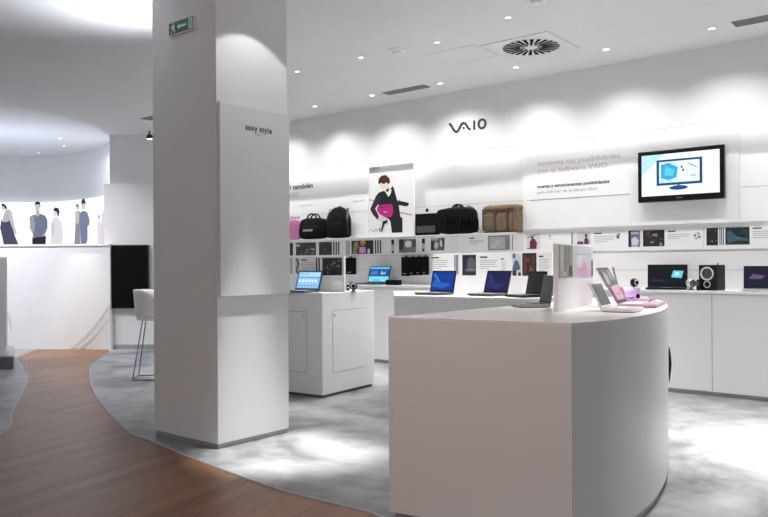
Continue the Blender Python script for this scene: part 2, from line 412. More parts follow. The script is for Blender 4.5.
# ------------------------------------------------------------------ column, sign, nameplate
cx0 = Vector((-1.222, 5.56)); CW = .712; CWL = .80
mb = MB(); mb.box(-CWL, 0, 0, CW, .035, CZ+.04, M['paint']); col_ = struct(mb.build('wall_column', loc=(cx0.x, cx0.y, 0), rz=WY, bevel=.004))
mb = MB(); mb.box(-CWL+.012, -.012, .012, CW-.012, 0, .035, M['kick']); struct(mb.build('baseboard_column', loc=(cx0.x, cx0.y, 0), rz=WY))
mb = MB(); mb.box(-CWL-.02, -CWL-.001, .5, CW, .1, CZ+.04, M['paint']); struct(mb.build('trim_%d' % k, loc=(cx0.x, cx0.y, 0), rz=WY)); k += 1
# frame on the right-hand face: local x = direction N, local -y = U
def face_pt(x, y):                     # (t along N, z) on right face
    a, b = ray(x, y)                   # a*t = cx + N.x*q ; t = cy + N.y*q
    q = (cx0.x-a*cx0.y)/(a*N.y-N.x); t = cx0.y+N.y*q
    return q, EYE+b*t
RY = math.atan2(N.y, N.x)
pt = thing('wall_plaque', 'tall flat grey-white plaque lettered on the lit face of the column', 'plaque', (cx0.x, cx0.y, 1.118), RY)
mb = MB(); mb.box(.012, CW-.006, -.028, -.001, 0, 1.43, M['paint']); mb.build('plaque_board', pt, bevel=.002)
a0, z0 = face_pt(243, 128.4); a1, z1 = face_pt(269, 131)
textobj('lettering', 'sony style', a0, a1, z0-1.118-.012, .045, -.0295, M['text'], pt, .03, 1.25)
b0, zz = face_pt(253, 134.3); b1, _ = face_pt(260.5, 134.3)
textobj('small_lettering', 'lisboa', b0, b1, zz-1.118-.012, .016, -.0295, M['textm'], pt)
# exit sign on left face: local x = U direction (from -.74 to 0), facing -N
def lface(x, y):
    a, b = ray(x, y); q = (a*cx0.y-cx0.x)/(U.x-a*U.y); t = cx0.y+U.y*q
    return q, EYE+b*t
e0, ez = lface(171, 27.5+4); e1, ez2 = lface(196.4, 27)
zc0 = lface(171, 37.4)[1]; zc1 = lface(171, 24.0)[1]
ex = thing('exit_sign', 'green emergency exit sign with arrow high on the column', 'sign', (cx0.x+U.x*e0, cx0.y+U.y*e0, zc0), WY)
w, h = e1-e0, zc1-zc0
g_, wh = flat((.01, .16, .10), 0), flat((.75, .9, .85), 0)
mb = MB(); mb.box(0, w, -.022, -.001, 0, h, M['white_pl']); mb.build('sign_casing', ex, bevel=.002)
mb = MB(); mb.face(rect(.006, w-.006, .006, h-.006), -.0235, g_)
mb.face(rect(w*.80, w*.95, h*.12, h*.88), -.0245, wh)
mb.face(rect(w*.825, w*.925, h*.2, h*.82), -.025, flat((.35, .55, .45), 0))
mb.face([(w*.34, h*.5), (w*.44, h*.30), (w*.44, h*.42), (w*.72, h*.42), (w*.72, h*.60), (w*.44, h*.60), (w*.44, h*.72)], -.0245, wh)
mb.face(ell(w*.2, h*.82, w*.03, h*.08, 10), -.0245, wh)     # running man
for q in ([(.13, .68), (.19, .74), (.24, .70), (.22, .45), (.16, .45)], [(.16, .46), (.21, .46), (.12, .16), (.08, .2), (.13, .3)], [(.18, .48), (.23, .46), (.29, .3), (.25, .14), (.22, .16), (.24, .3)], [(.08, .52), (.13, .64), (.15, .6), (.11, .5)], [(.23, .66), (.29, .54), (.27, .5), (.22, .6)]):
    mb.face([(x*w, z*h) for x, z in q], -.0245, wh)
mb.build('sign_face', ex)

# ------------------------------------------------------------------ display counters
def outline(pts): return [tuple(p)[:2] for p in pts]
def inset(pts, d):
    c = sum((Vector(p) for p in pts), Vector((0, 0)))/len(pts)
    return [tuple(Vector(p)+(c-Vector(p)).normalized()*d) for p in pts]
HC = 1.06; KF = .96; HF = EYE-.29*KF
F0, F1 = (.022, 4.16), (.90, 3.66)
curve = catmull([Vector(p) for p in [F1, (1.13, 3.83), (1.42, 4.17), (1.65, 4.54), (1.86, 4.99), (2.0, 5.42), (2.07, 5.85), (2.03, 6.2), (1.85, 6.36), (1.62, 6.12), (1.35, 5.77), (.945, 5.28)]], 6)
oc = [(a*KF, b*KF) for a, b in outline(curve)+[F0]]
fc = thing('display_counter', 'large white display counter with flat end and curved side, nearest the camera', 'counter', (.9, 4.6, 0))
def ch(mb, name, par, **k):            # build with world coordinates under a thing without rotation
    for v in mb.v: v -= Vector(par.location)
    return mb.build(name, par, **k)
mb = MB(); mb.prism(oc, .05, HF-.012, M['lam']); ch(mb, 'body', fc, smooth=True)
mb = MB(); mb.prism(oc, HF-.0115, HF, M['lamtop']); ch(mb, 'worktop', fc, smooth=True)
mb = MB(); mb.prism(inset(oc, .04), 0, .05, M['kick']); ch(mb, 'kick_base', fc)
# handle on the curved side
hp = atz(669.5, 306.7, HC); hn = Vector((.9, -.42, 0)); hx, hy = 1.862*KF, 4.975*KF
mb = MB(); mb.tube([(hx+.001, hy, .60), (hx+.004, hy-.001, .66), (hx+.006, hy-.002, .71), (hx+.004, hy-.001, .77), (hx+.001, hy, .82)], [.003, .008, .010, .008, .003], M['blackgl'], 8)
ch(mb, 'handle', fc, smooth=True)

mo = outline(catmull([Vector(p) for p in [(.09, 6.89), (.45, 6.72), (.80, 6.48), (1.18, 6.28), (1.48, 6.40), (1.74, 6.74), (1.66, 7.1), (1.25, 7.6), (.62, 8.15)]], 6))+[(.1, 8.2)]
mc = thing('display_counter', 'white curved display counter behind the nearest one, two blue-screened laptops on it', 'counter', (.8, 7.2, 0))
mb = MB(); mb.prism(mo, .05, HC-.012, M['lam']); ch(mb, 'body', mc, smooth=True)
mb = MB(); mb.prism(mo, HC-.0115, HC, M['lamtop']); ch(mb, 'worktop', mc, smooth=True)
mb = MB(); mb.prism(inset(mo, .04), 0, .05, M['kick']); ch(mb, 'kick_base', mc)

# square cabinet island
A = Vector((-.624, 7.65)); d1 = Vector((.553, .833)); d2 = Vector((-.833, .553)); CYAW = math.atan2(d2.y, d2.x)+PI
cab = thing('display_cabinet', 'white square display cabinet with lockable doors beside the column', 'cabinet', (A.x, A.y, 0), CYAW)
# local: x along -d2 (cabinet extends to -x), y along d1
mb = MB(); mb.box(-1.3, 0, 0, .925, .03, HC-.015, M['lam']); mb.build('body', cab, bevel=.003)
mb = MB(); mb.box(-1.3, 0, 0, .925, HC-.0145, HC, M['lamtop']); mb.build('worktop', cab, bevel=.002)
mb = MB(); mb.box(-1.28, -.02, .02, .905, 0, .03, M['groove']); mb.build('kick_base', cab)
def door_side(name, y0, y1, z0, z1):   # door on the +x side
    mb = MB(); mb.box(-.004, .0005, y0-.006, y1+.006, z0-.006, z1+.006, M['kick']).box(-.004, .004, y0, y1, z0, z1, M['lam']); o = mb.build(name, cab)
    mb = MB(); mb.lathe([(.016, 0), (.016, .006), (.010, .008)], M['silver'], 12, org=(.004, y0+.03, z1-.045), axis='x'); mb.build('lock', o)
door_side('door', .17, .76, .24, .87)
mb = MB(); mb.box(-.80, -.20, -.0005, .004, .24, .87, M['kick']).box(-.794, -.206, -.004, .004, .246, .864, M['lam']); dl = mb.build('door', cab)
mb = MB(); mb.lathe([(.016, 0), (.016, -.006), (.010, -.008)], M['silver'], 12, org=(-.24, -.004, .83), axis='y'); mb.build('lock', dl)

# wall cabinets below a continuous worktop
s712 = wl(712, 340, DC)[0]; UW = 1.12
edges = [s712+i*UW for i in range(-8, 7)]
edges = [SL+.2]+[e for e in edges if e > SL+.4]+[SR]
places = None
for i, (a, b) in enumerate(zip(edges, edges[1:])):
    if a > s712+2*UW: continue
    seen = {'a': 1}
    mid = wp((a+b)/2, DC); pxm = PX+FP*mid.x/mid.y
    if 670 < pxm < 712+0 or (a < s712-.01 and b > s712-.01 and b < s712+.01): lab = 'white wall cabinet directly under the speaker, left of the door joint by the right edge'
    elif abs(a-s712) < .01: lab = 'white wall cabinet at the right edge of the photo under the cut-off laptop'
    elif pxm < 400 and pxm > 340: lab = 'white wall cabinet showing between the square cabinet and the counters'
    elif pxm <= 340: lab = 'white wall cabinet hidden behind the column and square cabinet'
    elif pxm > 712: lab = 'white wall cabinet beyond the right edge'
    else: lab = 'white wall cabinet behind the curved display counters'
    c = thing('wall_cabinet', lab, 'cabinet', wp((a+b)/2, DC, 0), WY, 'cabinets along the display wall')
    h = (b-a)/2
    mb = MB(); mb.box(-h+.001, h-.001, .02, .55, .04, 1.028, M['lam']); mb.build('body', c)
    mb = MB(); mb.box(-h+.003, h-.003, 0, .019, .043, 1.025, M['lam']); mb.build('door', c, bevel=.0015)
wt = wbox('wall_worktop', SL+.2, s712+3*UW, DC-.005, DW, 1.03, 1.06, M['lamtop'], .002, st=False)
tag(wt, 'long white worktop running over the wall cabinets along the display wall', 'worktop')
wt.name = 'worktop'

# shelf for the bags
mb = MB(); mb.box(wl(280, 237, 8.3)[0]-1.2, s521-.01, 8.33, DW-.001, 1.724, 1.738, M['lam'])
tag(mb.build('wall_shelf', rz=WY, bevel=.002), 'long thin white wall shelf carrying the bags', 'shelf')

# ------------------------------------------------------------------ pictures on boards
def pic(mb, x0, x1, z0, z1, y, base, els=(), e=0, eps=.0004):
    """a picture: base rectangle and coloured shapes, coordinates 0..1"""
    w, h = x1-x0, z1-z0
    mb.face(rect(x0, x1, z0, z1), y, flat(base, e))
    k = 1
    for el in els:
        kind, c, q = el; 
        if kind == 'r': pts = rect(x0+q[0]*w, x0+q[1]*w, z0+q[2]*h, z0+q[3]*h)
        elif kind == 'e': pts = ell(x0+q[0]*w, z0+q[1]*h, q[2]*w, q[3]*h)
        else: pts = [(x0+a*w, z0+b*h) for a, b in q]
        mb.face(pts, y-eps*k, flat(c, e)); k += 1
def lines(mb, x0, x1, ztop, n, dz, y, m, th=.006):
    for i in range(n):
        L = (x1-x0)*(1 if i < n-1 else .6)*(1-.12*((i*7) % 3)/2)
        mb.face(rect(x0, x0+L, ztop-i*dz-th, ztop-i*dz), y, m)
K, G = (.012, .012, .014), (.22, .22, .24)
def blobs(seed, n, cols):
    rnd = random.Random(seed); out = []
    for i in range(n):
        cx, cz = rnd.random()*.8+.1, rnd.random()*.8+.1; rx, rz = .04+.09*rnd.random(), .05+.11*rnd.random()
        k = rnd.randint(5, 8)
        out.append(('p', rnd.choice(cols), [(min(1, max(0, cx+rx*(.5+rnd.random()*.6)*math.cos(2*PI*j/k))), min(1, max(0, cz+rz*(.5+rnd.random()*.6)*math.sin(2*PI*j/k)))) for j in range(k)]))
    return out
# --- strip along the wall, upper row
ZB0, ZB1, DB = 1.49, 1.722, DW-.012
def strip(px0, px1, label, items):
    s0 = wl(px0, 245, DB)[0]; s1 = wl(px1, 240, DB)[0]
    t = thing('graphic_strip', label, 'display strip', wp((s0+s1)/2, DB, ZB0), WY, 'printed strips along the display wall')
    c = (s0+s1)/2
    mb = MB(); mb.box(s0-c, s1-c-.004, 0, .011, 0, ZB1-ZB0, M['board']); mb.build('backing_board', t)
    for it in items:
        nm, x0, x1, y0, y1, base, els = it
        a, b, zl, zh = span(x0, x1, y0, y1, DB); a -= c; b -= c; zl = max(zl-ZB0, .005); zh = min(zh-ZB0, ZB1-ZB0-.003)
        mb = MB()
        if nm == 'printed_text':
            mb.face(rect(a, a+(b-a)*.35, zh-.022, zh-.008), -.0012, M['text'])
            lines(mb, a, b, zh-.045, max(1, int((zh-zl-.05)/.022)), .022, -.0012, M['textm'], .007)
        elif nm == 'printed_bars':
            n_ = els
            for i in range(n_):
                w = (b-a)/n_; mb.face(rect(a+i*w, a+i*w+w*.55, zl, zh), -.0012, flat(base))
        else: pic(mb, a, b, zl, zh, -.001, base, els)
        mb.build(nm, t)
    return t
strip(282, 344, 'printed strip under the black briefcase and backpack, with two black and white photographs', [
    ('printed_photo', 289, 293, 243, 256, K, ()),
    ('printed_photo', 296, 316, 242.5, 255.5, (.05, .05, .055), blobs(1, 12, [(.3, .3, .32), (.5, .5, .52), K, (.2, .2, .22)])),
    ('printed_photo', 319, 332, 242, 255.2, (.03, .03, .04), blobs(2, 7, [(.2, .2, .26), K, (.12, .12, .17)])),
    ('printed_bars', 333.2, 340.5, 241.6, 255, K, 3)])
strip(344, 396, 'printed strip below the woman poster with a colourful photograph of a pink square', [
    ('printed_bars', 346.5, 350.5, 241, 254.6, G, 2),
    ('printed_photo', 351.5, 373.5, 240.5, 254, (.02, .02, .02), [('p', (.35, .38, .12), [(.05, 0), (.12, .9), (.3, .95), (.35, .5), (.25, 0)]), ('p', (.08, .07, .22), [(.2, .2), (.3, .6), (.42, .6), (.42, .1)]), ('e', (.55, .18, .12), (.52, .78, .12, .17)), ('r', (.70, .32, .66), (.37, .65, .1, .52)), ('e', (.75, .75, .8), (.79, .2, .06, .2)), ('r', (.45, .05, .30), (.36, .7, .0, .10)), ('p', (.5, .5, .14), [(.38, .93), (.6, 1), (.66, .8), (.56, .9)])]),
    ('printed_bars', 375, 382.2, 240.2, 253.6, K, 3),
    ('printed_photo', 391.5, 394, 239.6, 253.2, (.5, .5, .5), [('r', K, (0, 1, .65, 1)), ('r', K, (.1, .9, 0, .15))])])
strip(396, 458, 'printed strip below the black document sleeve with two photographs of people outdoors', [
    ('printed_photo', 399, 416, 239, 252.4, (.30, .30, .28), [('p', (.05, .05, .03), [(0, .2), (0, 1), (.3, .95), (.25, .2)]), ('e', (.75, .76, .85), (.55, .62, .2, .25)), ('p', (.1, .1, .18), [(.82, .4), (.8, .9), (1, 1), (1, .4)]), ('p', (.3, .36, .2), [(.75, 0), (.8, .4), (1, .3), (1, 0)]), ('r', K, (0, .5, 0, .06))]),
    ('printed_photo', 422, 425, 238.6, 251.4, (.55, .55, .56), [('r', K, (0, 1, .62, 1)), ('r', K, (.1, .8, 0, .2))]),
    ('printed_photo', 431, 444.5, 238, 250.4, (.16, .17, .12), [('e', (.65, .65, .62), (.4, .4, .15, .3)), ('e', (.7, .7, .68), (.75, .55, .1, .3)), ('p', K, [(0, 0), (0, .8), (.18, .7), (.14, 0)]), ('r', K, (.86, 1, .4, 1)), ('e', (.4, .45, .3), (.3, .9, .3, .1))])])
strip(458, 523, 'pale printed strip under the brown canvas bag with a faint grey photograph', [
    ('printed_text', 469.5, 484, 237, 247, 0, 0),
    ('printed_photo', 488, 510, 235.6, 250.2, (.36, .37, .38), [('r', (.45, .46, .47), (.08, .78, .1, .9)), ('r', (.28, .28, .3), (0, 1, .93, 1)), ('p', (.55, .56, .57), [(.1, .2), (.4, .7), (.6, .6), (.3, .1)]), ('r', (.3, .3, .32), (.8, .97, .15, .7))]),
    ('printed_bars', 512, 513.6, 235, 249.8, G, 1)])
strip(523, 576, 'printed strip with a figure in dark red left of the picture of two workers', [
    ('printed_photo', 527, 540, 233.5, 249, (.70, .71, .74), [('p', (.22, .02, .06), [(.2, 0), (.22, .5), (.4, .72), (.6, .66), (.78, .4), (.72, 0)]), ('e', (.12, .05, .06), (.42, .78, .09, .1)), ('p', G, [(0, .7), (.9, .97), (.9, 1), (0, .76)]), ('r', G, (0, .16, .0, .08))]),
    ('printed_text', 549, 554, 234.8, 238, 0, 0),
    ('printed_bars', 571.2, 573.4, 232.6, 246, G, 2)])
strip(576, 641, 'printed strip with a small photo of a dark-haired figure, right of centre', [
    ('printed_photo', 577, 590.5, 232.4, 245, (.62, .6, .63), [('e', (.05, .03, .03), (.68, .74, .1, .14)), ('p', (.18, .03, .04), [(.52, .1), (.56, .5), (.7, .62), (.84, .45), (.86, .05)]), ('p', (.05, .08, .2), [(.0, .1), (.05, .28), (.45, .28), (.5, .08)]), ('r', (.6, .35, .25), (.86, 1, .2, .36))]),
    ('printed_text', 594, 616, 232, 244, 0, 0),
    ('printed_photo', 616.5, 620, 233, 238.5, (.5, .5, .5), [('r', K, (.1, .6, 0, .6)), ('r', K, (.6, 1, .6, .9))]),
    ('printed_photo', 628.5, 640, 229.5, 247, (.22, .23, .30), [('p', (.62, .64, .72), [(.3, .1), (.25, .5), (.6, .62), (.9, .4), (.8, .1)]), ('r', K, (0, .2, .0, 1)), ('r', (.45, .47, .56), (.2, .9, .78, .9)), ('r', (.55, .57, .66), (.3, .8, .0, .06))])])
strip(641, 704, 'printed strip above the wall laptop with a nearly black photograph', [
    ('printed_photo', 643, 664.5, 228.4, 246.4, K, blobs(5, 10, [(.25, .25, .27), (.4, .35, .36), (.12, .05, .06), (.3, .3, .33)])),
    ('printed_text', 668, 690, 229.8, 241, 0, 0),
    ('printed_photo', 694, 701, 232.5, 239, (.72, .72, .72), [('r', K, (0, .25, .4, .7)), ('r', G, (.6, .9, .2, .5)), ('r', G, (.2, .5, 0, .15)), ('r', G, (.5, .8, .8, 1))])])
strip(704, 790, 'printed strip above the speaker with a dark teal photograph', [
    ('printed_photo', 706.5, 718, 226.5, 245.4, (.015, .018, .024), blobs(8, 6, [(.1, .12, .16), (.2, .22, .3), (.03, .05, .07)])),
    ('printed_bars', 719.5, 724.6, 226, 245, (.08, .09, .16), 3),
    ('printed_photo', 725.4, 749.6, 225.2, 244.6, (.012, .03, .04), [('p', (.06, .15, .2), [(.05, .75), (.2, .85), (.5, .45), (.95, .35), (.95, .2), (.5, .25), (.2, .1), (.1, .1)]), ('p', (.12, .25, .33), [(.3, .5), (.5, .42), (.8, .32), (.5, .32)]), ('p', (.02, .06, .05), [(.6, .6), (.7, .95), (.95, .9), (.95, .5)])]),
    ('printed_text', 752.5, 780, 226.4, 240, 0, 0)])

# --- upright graphic boards standing on the counters
def board(label, P0, P1, zt, th, items, HC=HC):
    P0, P1 = Vector(P0), Vector(P1); d = (P1-P0); L = d.length; yaw = math.atan2(d.y, d.x)
    t = thing('graphic_board', label, 'board', (P0.x, P0.y, HC), yaw, 'upright white boards on the counters')
    H = zt-HC
    mb = MB(); mb.box(0, L, 0, th, 0, H, M['board']); mb.build('board_panel', t, bevel=.002)
    def loc(px):
        a = (px-PX)/FP; return (a*P0.y-P0.x)/(d.x/L-a*d.y/L)
    for it in items:
        nm, x0, x1, v0, v1, base, els = it
        a, b = loc(x0), loc(x1); zl, zh = v0*H, v1*H
        mb = MB()
        if nm == 'printed_text':
            mb.face(rect(a, a+(b-a)*.45, zh-.02, zh-.006), -.0012, M['text'])
            lines(mb, a, b, zh-.04, max(1, int((zh-zl-.045)/.02)), .02, -.0012, M['textm'], .006)
        elif nm == 'printed_bars':
            for i in range(els): w = (b-a)/els; mb.face(rect(a+i*w, a+i*w+w*.55, zl, zh), -.0012, flat(base))
        else: pic(mb, a, b, zl, zh, -.001, base, els)
        mb.build(nm, t)
    return t
board('upright white board with black and white prints on the square cabinet beside the column', (-1.25, 8.51), (-.42, 7.96), 1.437, .03, [
    ('printed_bars', 289.5, 293, .5, .96, (.25, .25, .28), 2),
    ('printed_photo', 295.5, 299.5, .5, .95, (.5, .5, .52), [('p', K, [(0, 1), (.3, 1), (1, .6), (.7, .6)]), ('p', K, [(.7, .6), (1, .6), (.3, .25), (0, .25)]), ('p', K, [(0, .25), (.3, .25), (.8, 0), (.5, 0)])]),
    ('printed_text', 301.5, 314, .5, .93, 0, 0),
    ('printed_bars', 316, 321, .48, .95, K, 2),
    ('printed_photo', 322.5, 342, .46, .95, (.025, .025, .027), blobs(12, 14, [(.22, .22, .22), (.1, .1, .1), (.35, .35, .35), (.06, .07, .06)]))])
board('upright white board with several prints behind the two blue-screened laptops', (.51, 7.93), (1.52, 6.87), 1.452, .03, [
    ('printed_text', 432, 448, .52, .93, 0, 0),
    ('printed_bars', 454.5, 459, .47, .97, (.06, .06, .12), 3),
    ('printed_photo', 462.3, 476, .44, .96, (.02, .02, .024), [('e', (.14, .14, .16), (.65, .55, .3, .35)), ('e', (.08, .07, .22), (.35, .28, .22, .1)), ('p', (.25, .25, .27), [(.3, .2), (.9, .2), (1, .3), (.4, .35)])]),
    ('printed_text', 480, 497, .52, .93, 0, 0), ('printed_text', 501.5, 506, .5, .88, 0, 0),
    ('printed_photo', 512.5, 521, .44, .98, (.62, .64, .70), [('p', (.12, .17, .27), [(0, .35), (.3, .7), (.7, .65), (.95, .3), (.4, .2), (0, .2)]), ('r', K, (.0, .45, .0, .22)), ('e', (.2, .2, .25), (.2, .88, .2, .12)), ('r', K, (.7, 1, 0, .15))]),
    ('printed_photo', 522.3, 536.5, .44, .98, (.045, .02, .02), [('r', (.20, .05, .05), (.1, .3, .1, .9)), ('r', (.10, .03, .03), (.5, .6, .0, .95)), ('p', (.3, .12, .10), [(.45, .1), (.6, .5), (.85, .1)]), ('r', (.35, .35, .38), (.78, .8, 0, 1)), ('e', (.25, .08, .07), (.4, .7, .12, .1))]),
    ('printed_text', 539, 549, .5, .93, 0, 0)])
board('thick white board on the nearest counter with glossy blurred green and pink pictures', (1.04*KF, 4.54*KF), (1.44*KF, 5.24*KF), 1.461, .03, [
    ('printed_photo', 558.6, 573, .49, .985, (.42, .42, .38), [('r', (.55, .55, .5), (.1, .3, 0, 1)), ('r', (.25, .25, .2), (.42, .5, 0, 1)), ('p', (.05, .05, .04), [(.65, .05), (.7, .4), (.9, .35), (.95, .05)]), ('p', (.3, .33, .24), [(.55, .4), (.6, 1), (.8, 1), (.75, .4)]), ('r', (.62, .45, .42), (.1, .5, .05, .2))]),
    ('printed_photo', 573.8, 592.6, .49, .985, (.62, .62, .65), [('e', (.68, .42, .60), (.5, .18, .36, .2)), ('r', (.5, .5, .54), (0, .9, .72, .76)), ('r', (.72, .72, .75), (.15, .4, .3, .7)), ('r', (.18, .18, .2), (.9, 1, .0, .55)), ('e', (.7, .35, .55), (.5, .34, .12, .14))])], HF)

# ------------------------------------------------------------------ wall lettering, logo, tv, poster
DL = DF
def logo(points, dot, ibar, ocen, oor, D, name, label, parent=None, w=.0135, m=M['text'], th=.012):
    s0, z0 = wl(*points[0], D)
    t = thing(name, label, 'lettering', wp(s0, D, z0), WY) if not parent else parent
    def L(p): s_, z_ = wl(p[0], p[1], D); return Vector((s_-s0, z_-z0))
    def stroke(P, w):
        P = [Vector(p) for p in P]; l, r_ = [], []
        for i, p in enumerate(P):
            d = (P[min(i+1, len(P)-1)]-P[max(i-1, 0)]).normalized(); n_ = Vector((-d.y, d.x))*w
            l.append(p+n_); r_.append(p-n_)
        return l, r_
    def ribbon(P, w, nm, closed=False):
        mb = MB(); l, r_ = stroke(P, w); n = len(P)
        vs = [(p.x, -th, p.y) for p in l]+[(p.x, -th, p.y) for p in r_]+[(p.x, -.001, p.y) for p in l]+[(p.x, -.001, p.y) for p in r_]
        fs = []
        for i in range(n-1):
            fs += [(i, i+1, n+i+1, n+i), (i, 2*n+i, 2*n+i+1, i+1), (n+i, n+i+1, 3*n+i+1, 3*n+i)]
        fs += [(0, n, 3*n, 2*n), (n-1, 3*n-1, 4*n-1, 2*n-1)]
        mb.add(vs, fs, m); mb.build(nm, t)
    ribbon(catmull([L(p) for p in points], 5), w, 'letter_wave')
    c = L(dot); mb = MB(); mb.lathe([(w*1.1, -.001), (w*1.1, -th)], m, 12, org=(c.x, 0, c.y), axis='y'); mb.build('letter_dot', t)
    ribbon([L(ibar[0]), L(ibar[1])], w, 'letter_i')
    oc_ = L(ocen); e_ = L((ocen[0]+oor[0], ocen[1])); rx = e_.x-oc_.x; rz = abs(L((ocen[0], ocen[1]-oor[1])).y-oc_.y)
    ribbon([(oc_.x+rx*math.cos(2*PI*i/24), oc_.y+rz*math.sin(2*PI*i/24)) for i in range(25)], w, 'letter_o')
    return t
f5 = lambda x, y: (400+x/5.486, 110+y/5.486)
logo([f5(*p) for p in [(272, 76), (284, 87), (297, 110), (311, 120), (324, 108), (337, 82), (350, 71), (363, 79), (376, 100), (388, 108)]], f5(351, 99), (f5(408, 58), f5(408, 108)), f5(451, 76), (19/5.486, 24/5.486), DF, 'logo_lettering', 'black wave-shaped logo lettering on the upper white fascia')

def wall_text(name, label, rows, D, cat='lettering'):
    s0, z0 = wl(rows[0][1], rows[0][3], D); t = thing(name, label, cat, wp(s0, D, z0), WY)
    for nm, x0, x1, yb, hpx, txt, m in rows:
        a, z = wl(x0, yb[0] if isinstance(yb, tuple) else yb, D) if False else wl(x0, yb, D); b, _ = wl(x1, yb, D)
        zz = a_z(x0, x1, yb, D); h = hpx/FP*wp(a, D).y
        textobj(nm, txt, a-s0, b-s0, zz-z0, h, -.002, m, t, .012 if m != M['text'] else .028)
    return t
def a_z(x0, x1, yb, D): return wl(x0, yb, D)[1]
wall_text('wall_lettering', 'grey and rose Spanish slogan lettering on the white wall beside the television', [
    ('lettering_row', 537.5, 620.5, 165.8, 4.6, 'aumenta tus posibilidades', M['textp']),
    ('lettering_row', 537.5, 607.5, 173.4, 4.6, 'con el software VAIO', M['textl']),
    ('lettering_row', 537.5, 609.5, 188.2, 3.0, 'nuevas y emocionantes posibilidades', M['text']),
    ('lettering_row', 537.5, 596.5, 193.8, 2.8, 'para disfrutar de tu tiempo libre', M['textm'])], DW-.05)
wall_text('wall_lettering', 'dark lettering on the grey wall above the pink sleeve, beside the column', [
    ('lettering_row', 277, 313, 191.0, 4.6, 'VAIO también', M['text']),
    ('lettering_row', 289, 299, 197.5, 4.6, 'VAIO', M['textm'])], DW)
wall_text('wall_lettering', 'tiny grey caption on the white wall above the black briefcase', [
    ('lettering_row', 299, 312.5, 206.6, 1.6, 'accesorios', M['textm'])], DW)
wall_text('wall_lettering', 'tiny grey caption on the white wall left of the woman poster', [
    ('lettering_row', 354-1, 356.6+8, 202.2, 1.9, 'imagen VAIO', M['textm'])], DW)

# television
s0, s1, z0, z1 = wl(637.8, 175, 8.44)[0], wl(724.2, 172, 8.44)[0], wl(639, 202.8, 8.44)[1], wl(637.6, 152.6, 8.44)[1]
cs = (s0+s1)/2; W, H = s1-s0, z1-z0
tv = thing('television', 'black flat television on the display wall showing a monitor picture', 'television', wp(cs, 8.44, z0), WY)
mb = MB(); mb.box(-W/2, W/2, 0, .05, 0, H, M['blackgl']); mb.build('casing', tv, bevel=.006)
bz = .045
mb = MB()
pic(mb, -W/2+bz, W/2-bz, bz+.02, H-bz, -.002, (.80, .93, 1.0), [
    ('p', (.45, .74, .95), [(0, .5), (0, 1), (.3, 1), (.12, .7)]),
    ('r', (.02, .06, .16), (.20, .79, .24, .86)), ('r', (.55, .85, .95), (.235, .755, .30, .81)),
    ('p', (.05, .35, .62), [(.26, .42), (.26, .74), (.36, .78), (.48, .66), (.46, .42), (.36, .36)]),
    ('p', (.10, .55, .80), [(.30, .48), (.32, .70), (.44, .60), (.42, .46)]), ('r', (.85, .97, 1), (.49, .75, .32, .79)),
    ('e', (.05, .1, .35), (.53, .66, .014, .04)), ('e', (.05, .1, .35), (.55, .58, .014, .04)),
    ('p', (.3, .55, .7), [(.6, .72), (.72, .6), (.73, .64), (.62, .76)]), ('r', (.4, .6, .75), (.60, .61, .4, .6)), ('r', (.3, .5, .62), (.64, .72, .42, .46)), ('r', (.25, .7, .85), (.26, .30, .31, .36)), ('r', (.25, .7, .85), (.36, .40, .32, .35)),
    ('e', (.02, .06, .18), (.49, .17, .12, .055)), ('r', (.02, .06, .18), (.48, .50, .17, .25))], e=1.15)
mb.build('display', tv)
mb = MB(); mb.box(-.18, .18, .05, .105, H*.3, H*.7, M['blackgl']); mb.build('wall_mount', tv)
textobj('brand_lettering', 'SONY', -.035, .035, .026, .014, -.0015, M['silver'], tv)

# poster of the woman with the pink bag
DP = 8.40
P_ = lambda x, y: wl(x, y, DP)
s0, s1 = P_(368.9, 200)[0], P_(413.6, 200)[0]; zb = P_(413.6, 232.5)[1]; zt = P_(413.6, 162.2)[1]
zb = 1.739
po = thing('poster', 'white poster of a woman in black holding a bright pink bag, on the bag shelf', 'poster', wp(s0, DP, zb), WY)
W, H = s1-s0, zt-zb
mb = MB(); mb.box(0, W, 0, .035, 0, H, M['board']); mb.build('poster_board', po, bevel=.002)
def q(x, y): a, b = P_(x, y); return (a-s0, b-zb)
pm = MB(); pl = [-.001]
def pp(pts, c):
    pl[0] -= .0004; pm.face([q(x, y) for x, y in pts], pl[0], flat(c))
def pe(cx, cy, rx, ry, c): pp([(cx+rx*math.cos(2*PI*i/14), cy+ry*math.sin(2*PI*i/14)) for i in range(14)], c)
pk = (.55, .02, .22); bk = (.016, .016, .022)
pp([(369, 199.3), (373.5, 200.2), (373.5, 200.9), (369, 200)], pk); pp([(400, 212), (412, 214.3), (412, 215.4), (400, 213.2)], (.7, .2, .4))
pp([(387.5, 216), (399.5, 216), (402.5, 218), (402.6, 232.4), (392, 232.8), (390.6, 222)], bk)                  # trousers
pp([(376, 196), (379, 192.5), (385, 190.5), (388.5, 192.5), (392.5, 186), (394, 188), (396, 196), (399, 206), (400.5, 217), (390, 219.5), (383, 216), (379, 206)], bk)   # jacket
pp([(379, 192.5), (376, 196.4), (372, 205), (370.4, 209.5), (373, 214.4), (377.4, 219.6), (379.4, 217.4), (376.6, 211), (375.2, 208.6), (378, 204.6), (381, 200)], (.03, .032, .042))  # arm
pp([(397.6, 200.2), (403, 201.6), (408.6, 202.8), (409, 205), (406.4, 206.3), (398.6, 205)], bk)                # other sleeve
pp([(384, 190.4), (389, 188.4), (392, 190), (390.6, 194.4), (388.4, 197), (386.4, 193)], (.85, .82, .80))       # collar/scarf
pp([(385.6, 188.6), (388.8, 187.4), (389, 191.2), (386.4, 192)], bk)
pe(384.8, 185.2, 4.4, 5.0, (.84, .72, .66))
